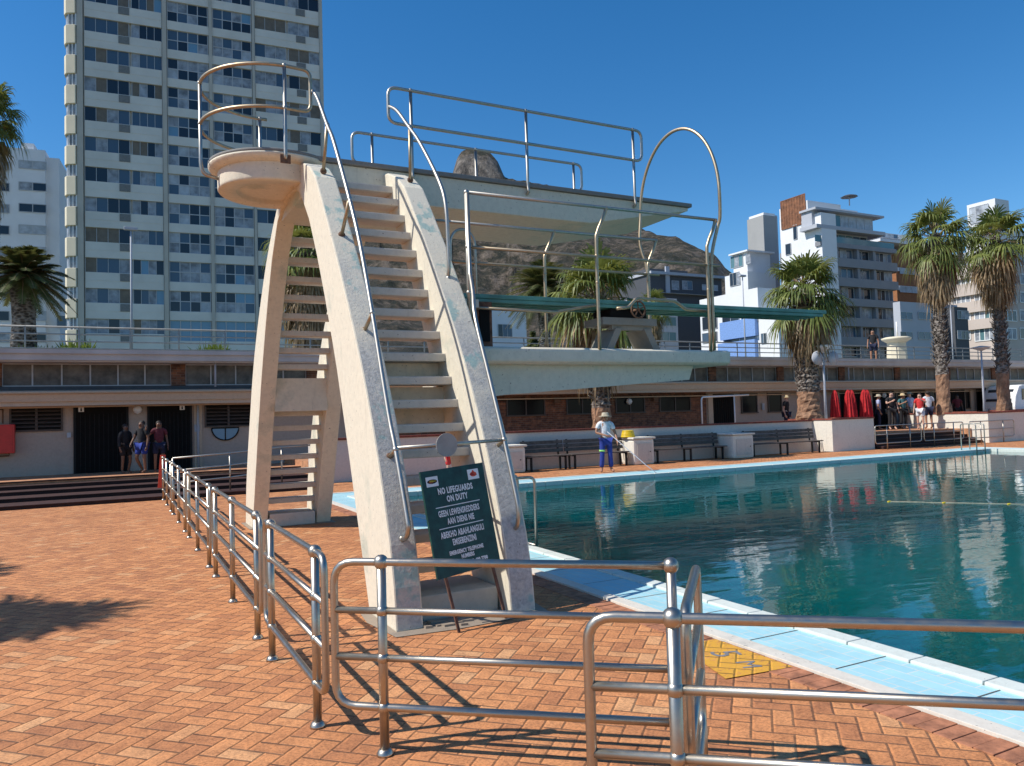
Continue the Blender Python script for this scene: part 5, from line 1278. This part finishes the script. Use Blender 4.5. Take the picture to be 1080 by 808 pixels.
gr = MB(); G.box(gr, G.uv(857, 255)[0], G.uv(940, 255)[0], zA, zA + 1.0, .42, .46); gr.build('glass_balustrade', M['teal_glass'], gb)
# white side mass stepping up towards the front
ws = MB(); yb_ = lambda px: GS.uv(px, 260)[0]
def side(px0, px1, pyt, thick, off=0):
    a, b_ = GS.uv(px0, pyt)[0], GS.uv(px1, pyt)[0]; z = GS.uv((px0 + px1) / 2, pyt)[1]; GS.box(ws, min(a, b_), max(a, b_), 3.95, z, -thick, off + .06)
side(852, 866, 226, 3, .02); side(822, 852, 216, 7, .0)
G.box(ws, .5, G.uv(916, 215)[0], zC + .3, zD, -5, -2)
ws.build('side_wall', M['white_far'], gb)
GS.win(824, 213, 851, 235, cols=9, mats=('slat',), fm='slat', fw=.12, o=.12, name='timber_screen')
GS.win(837, 238, 841.5, 252, cols=1, mats=('gl_dark',), o=.10); GS.win(846, 234, 850, 243, cols=1, mats=('gl_dark',), o=.10); GS.win(829, 258, 835, 268, cols=1, mats=('gl_dark',), o=.10)
pgm = MB(); a = GS.uv(851, 210); 
q1 = G.uv(852, 210); q2 = G.uv(882, 213)
q1 = G.uv(869, 211)
G.box(pgm, q1[0], q2[0], q1[1] - .35, q1[1] - .1, -4.5, -2.2)
for s0 in (q1[0] + .1, (q1[0] + q2[0]) / 2, q2[0] - .3): G.box(pgm, s0, s0 + .2, zD, q1[1] - .35, -2.5, -2.3)
pgm.build('pergola', M['charcoal'], gb)
# roof parasol
q = at(896, 217, DG + 4); ps = thing('roof_parasol', tuple(q), 'dark open parasol on the roof terrace of the grey block', 'parasol')
MB().tube([q, q + V((0, 0, 1.6))], .08, 8).build('pole', M['grey_lt'], ps); MB().lathe(q + V((0, 0, 1.3)), [(1.25, 0), (1.25, .04), (.7, .25), (.05, .42)], 8, smooth=False).build('canopy', M['charcoal'], ps)

# white and grey neighbour block on the left of it
P0 = at(808, 300, DG + 22); nb = thing('apartment_block', (P0.x, P0.y + 5, 3.95), 'white and mid grey apartment block with a blank stair tower', 'building')
N1 = Fac(P0, 0, nb); N1S = Fac(P0, 90, nb, -1)
mb = MB(); zt = N1.uv(808, 227)[1]; l_ = N1S.uv(789, 260)[0]; N1S.box(mb, 0, l_, 3.95, zt, -3.2, 0); mb.build('stair_tower', M['grey_slab'], nb)
mb = MB(); w_ = N1.uv(823, 260)[0]; zz_ = N1.uv(815, 226)[1]; N1.box(mb, 3.2, w_, 3.95, zz_, -6, -.4); mb.build('wall', M['grey_lt'], nb)
mb = MB(); N1S.box(mb, 0.2, l_ - .2, zt, zt + .5, -3, -.3); mb.build('parapet', M['white_far'], nb)
P1 = at(789, 300, DG + 10); N2 = Fac(P1, 0, nb); N2S = Fac(P1, 90, nb, -1)
mb = MB(); zt = N2.uv(789, 286)[1]; z2 = N2.uv(789, 264)[1]; l1 = N2S.uv(764, 280)[0]; N2S.box(mb, 0, l1, 3.95, zt, -6, 0); N2S.box(mb, 1.0, l1 - 1, zt, z2, -6, -1.0); N2S.box(mb, .4, l1 - .5, z2, z2 + .25, -6.5, -.5)
mb.build('wall', M['white_far'], nb)
N2S.win(770, 289, 781, 300, cols=3, o=.04, mats=('gl_curt', 'gl_dark')); N2S.win(766, 271, 779, 280, cols=3, o=-.95, mats=('gl_curt', 'teal_glass')); N2S.win(782, 269, 787, 277, cols=1, o=-.95)
# long low white building in front with blue balcony
P2 = at(800, 330, 92); lb_ = thing('apartment_block', (P2.x, P2.y + 5, 3.95), 'low white building with a pale blue balcony panel', 'building')
B2 = Fac(P2, 90, lb_, -1); mb = MB(); zt = B2.uv(800, 303)[1]; l1 = B2.uv(738, 322)[0]; B2.box(mb, 0, l1, 3.95, zt, -9, 0); B2.box(mb, -3.0, 0, 3.95, zt - 3.2, -9, -.0); mb.build('wall', M['white_far'], lb_)
mb = MB(); B2.pbox(mb, 762, 341, 800, 354, .0, .5); B2.pbox(mb, 760, 363, 800, 380, 0, .5); mb.build('balcony_panel', M['blue_panel'], lb_)
for (a, b_, c_, d_) in ((762, 331, 780, 340), (782, 329, 800, 339), (741, 335, 757, 346), (764, 355, 798, 362), (741, 352, 757, 360), (803, 352, 809, 362)): B2.win(a, b_, c_, d_, cols=2, o=.02, mats=('gl_dark', 'gl_blue'), rnd=rt)
# dark modern houses above
P3 = at(725, 300, 150); dh = thing('hillside_house', (P3.x, P3.y + 5, 3.95), 'charcoal modern house on the slope with wide dark windows', 'house')
D3 = Fac(P3, 0, dh); mb = MB(); a = D3.uv(686, 300)[0]; b_ = D3.uv(761, 300)[0]; z1 = D3.uv(725, 291)[1]; D3.box(mb, a, b_, 3.95, z1, -10, 0); D3.box(mb, a + 2, b_ - 6, z1, z1 + 1.6, -10, -3); mb.build('wall', M['charcoal'], dh)
mb = MB(); D3.pbox(mb, 684, 289, 762, 292, -10, .8); D3.pbox(mb, 690, 309, 762, 313, -1, .9); D3.pbox(mb, 701, 281, 706, 309, 0, .3); mb.build('roof', M['grey_lt'], dh)
D3.win(708, 296, 716, 306, cols=1, o=.03, mats=('gl_curt',)); D3.win(719, 296, 730, 306, cols=2, o=.03, mats=('gl_curt', 'gl_blue')); D3.win(740, 300, 757, 307, cols=4, o=.03, mats=('gl_pale', 'gl_dark'))
P4 = at(700, 335, 130); wh_ = thing('hillside_house', (P4.x, P4.y + 5, 3.95), 'glass fronted pale house below the charcoal one', 'house')
D4 = Fac(P4, 0, wh_); mb = MB(); D4.pbox(mb, 676, 313, 716, 372, -8, 0); mb.build('wall', M['grey_lt'], wh_)
for yy in (318, 334, 350): D4.win(679, yy, 694, yy + 10, cols=2, o=.03, mats=('teal_glass', 'gl_dark', 'gl_blue'), rnd=rt); D4.win(698, yy, 713, yy + 10, cols=2, o=.03, mats=('teal_glass', 'gl_dark'), rnd=rt)
P5 = at(520, 345, 110); w5 = thing('hillside_house', (P5.x, P5.y + 5, 3.95), 'pale blue-white house glimpsed under the springboard', 'house')
D5 = Fac(P5, 0, w5); mb = MB(); D5.pbox(mb, 490, 321, 556, 372, -8, 0); D5.pbox(mb, 486, 318, 560, 321, -8.5, .5); mb.build('wall', M['white_far'], w5)
D5.win(525, 342, 540, 356, cols=3, o=.03, mats=('gl_blue', 'gl_dark'))
# brick and white block
P6 = at(946, 300, 128); bk = thing('apartment_block', (P6.x + 8, P6.y + 6, 3.95), 'orange brick apartment block with white window strips between the grey block and the palms', 'building')
K = Fac(P6, 0, bk); mb = MB(); K.pbox(mb, 944, 265, 1012, 380, -10, 0); mb.build('wall', M['orangebrick'], bk)
mb = MB(); K.pbox(mb, 925, 252, 1012, 265, -10, .6); K.pbox(mb, 930, 242, 975, 252, -9, -1.5)
for yy in (281, 300): K.pbox(mb, 944, yy + 1, 1012, yy + 11, 0, .12)
mb.build('white_band', M['white_far'], bk)
for yy in (283, 302): K.win(948, yy, 974, yy + 8, cols=4, o=.13, mats=('gl_pale', 'gl_curt'), rnd=rt); K.win(978, yy, 1008, yy + 8, cols=4, o=.13, mats=('gl_pale', 'gl_curt', 'gl_dark'), rnd=rt)
K.win(932, 243, 955, 250, cols=5, o=-1.45, mats=('gl_blue', 'gl_pale'), rnd=rt)
# low blue grey block
P7 = at(960, 340, 90); lbk = thing('apartment_block', (P7.x + 4, P7.y + 5, 3.95), 'low blue-grey block with square dark windows behind the promenade plinth', 'building')
K7 = Fac(P7, 0, lbk); mb = MB(); K7.pbox(mb, 949, 318, 1013, 385, -.9, 0); mb.build('wall', M['grey_lt'], lbk)
for yy in (329, 350): 
    for a in (949, 968, 987): K7.win(a, yy, a + 13, yy + 8, cols=2, o=.03, mats=('gl_dark', 'gl_blue'), rnd=rt)
mb = MB(); K7.pbox(mb, 996, 325, 1013, 380, 0, 1.2); mb.build('balcony_stack', M['charcoal'], lbk)
for yy in (329, 350): K7.win(999, yy, 1011, yy + 9, cols=3, o=1.22, mats=('gl_curt', 'gl_dark'), rnd=rt)
# pink block at the right
P8 = at(1054, 300, 110); pk = thing('apartment_block', (P8.x, P8.y + 6, 3.95), 'pinkish cream apartment block with a boxy penthouse behind the right palm', 'building')
K8 = Fac(P8, 0, pk); K8S = Fac(P8, 90, pk, -1)
mb = MB(); l1 = K8S.uv(1000, 320)[0]; zt = K8S.uv(1054, 262)[1]; K8S.box(mb, 0, l1, 3.95, zt, -16, 0); mb.build('wall', M['pinkish'], pk)
mb = MB(); K8S.pbox(mb, 1021, 217, 1052, 234, -3, .3); a = K8S.uv(1038, 225); K8S.box(mb, 1, l1 - 2, zt, K8S.uv(1054, 236)[1], -12, -2); mb.build('penthouse', M['white_far'], pk)
K8S.win(1024, 220, 1045, 232, cols=3, o=.35, mats=('gl_pale', 'gl_curt'), rnd=rt)
for yy in (270, 289, 308, 327, 346):
    K8S.win(1004, yy, 1024, yy + 12, cols=4, o=.03, mats=('gl_curt', 'gl_pale', 'gl_dark'), rnd=rt, fm='white', fw=.12); K8S.win(1028, yy, 1050, yy + 12, cols=4, o=.03, mats=('gl_curt', 'gl_pale', 'teal_glass'), rnd=rt, fm='white', fw=.12)
    K8.win(1057, yy, 1072, yy + 12, cols=3, o=.03, mats=('gl_curt', 'gl_dark'), rnd=rt, fm='white', fw=.12); K8.win(1075, yy, 1092, yy + 12, cols=3, o=.03, mats=('gl_curt', 'gl_dark'), rnd=rt, fm='white', fw=.12)
bl_ = MB()
for yy in (284, 303, 322, 341): K8S.pbox(bl_, 1000, yy, 1054, yy + 4, 0, .5)
bl_.build('balcony_band', M['pinkish'], pk)

# ------------------------------------------------------------------ mountain
sil = [(-500, 300), (-200, 280), (0, 262), (56, 264), (68, 266), (200, 238), (350, 215), (440, 196), (470, 190), (476, 188), (479, 178), (482, 167), (487, 160), (494, 156.5), (503, 155.5), (513, 158), (519, 163), (525, 171), (529, 180), (532, 187),
       (545, 190), (580, 196), (620, 210), (660, 230), (691, 246), (712, 250), (730, 259), (755, 271), (765, 284), (790, 298), (850, 312), (950, 330), (1100, 345), (1500, 370)]
rdist = [(-500, 1300), (200, 1500), (440, 1900), (532, 1950), (600, 1500), (691, 1150), (765, 1000), (1100, 900), (1500, 800)]
def lerp1(tab, x):
    if x <= tab[0][0]: return tab[0][1]
    for (a, b_), (c_, d_) in zip(tab, tab[1:]):
        if x <= c_: return b_ + (d_ - b_) * (x - a) / (c_ - a)
    return tab[-1][1]
cols = []; px = -500.0
while px <= 1500:
    cols.append(px); px += 1.6 if 470 < px < 540 else (4 if 380 < px < 800 else 12)
rows = 56; vs = []; fs = []
for px in cols:
    # horizontal azimuth ray for this column (ignoring roll drift)
    D = lerp1(rdist, px); q = at(px, lerp1(sil, px), 1.0); dv = q - CAM; hz = V((dv.x, dv.y, 0)); k_ = D / hz.length; top = CAM + dv * k_
    u = hz.normalized()
    for r_ in range(rows + 1):
        f = r_ / rows; d_ = 320 + (D - 320) * f; 
        if 474 < px < 534: sh = f ** 1.2 if f < .93 else None
        e = f ** 1.25
        z = 3.0 + (top.z - 3.0) * e
        if 474 < px < 534:      # the steep dome rises out of a broad cone
            base_top = 1.75 + (at(503, 192, 1.0) - CAM).z / V(((at(503, 192, 1.0) - CAM).x, (at(503, 192, 1.0) - CAM).y, 0)).length * D
            z = 3.0 + (base_top - 3.0) * e if f < .95 else (3.0 + (base_top - 3.0) * .938) + (top.z - (3.0 + (base_top - 3.0) * .938)) * min(1, ((f - .95) / .05)) ** .6
        p = CAM + u * d_; amp = 44 * math.sin(PI * min(1, f * 1.02)) if f < .98 else 2.5
        nz = noise.fractal(V((p.x, p.y, 0)) * .006, 1.0, 2.0, 6) * amp + noise.fractal(V((p.x, p.y, 7)) * .03, .8, 2.0, 4) * (5 if f < .97 else 3)
        vs.append(V((p.x, p.y, z + nz * (1 if f > .05 else 0))))
    vs.append(V((CAM.x + u.x * (D + 500), CAM.y + u.y * (D + 500), -20)))
n = rows + 2
for i in range(len(cols) - 1):
    for r_ in range(n - 1): fs.append((i*n + r_, (i+1)*n + r_, (i+1)*n + r_ + 1, i*n + r_ + 1))
struct(MB().add(vs, fs, True), 'mountain', M['rock'])
gm = MB(); gm.add([(-3000, -3000, -2.2), (4000, -3000, -2.2), (4000, 4000, -2.2), (-3000, 4000, -2.2)], [(0, 1, 2, 3)])
struct(gm, 'terrain', M['cityground'])
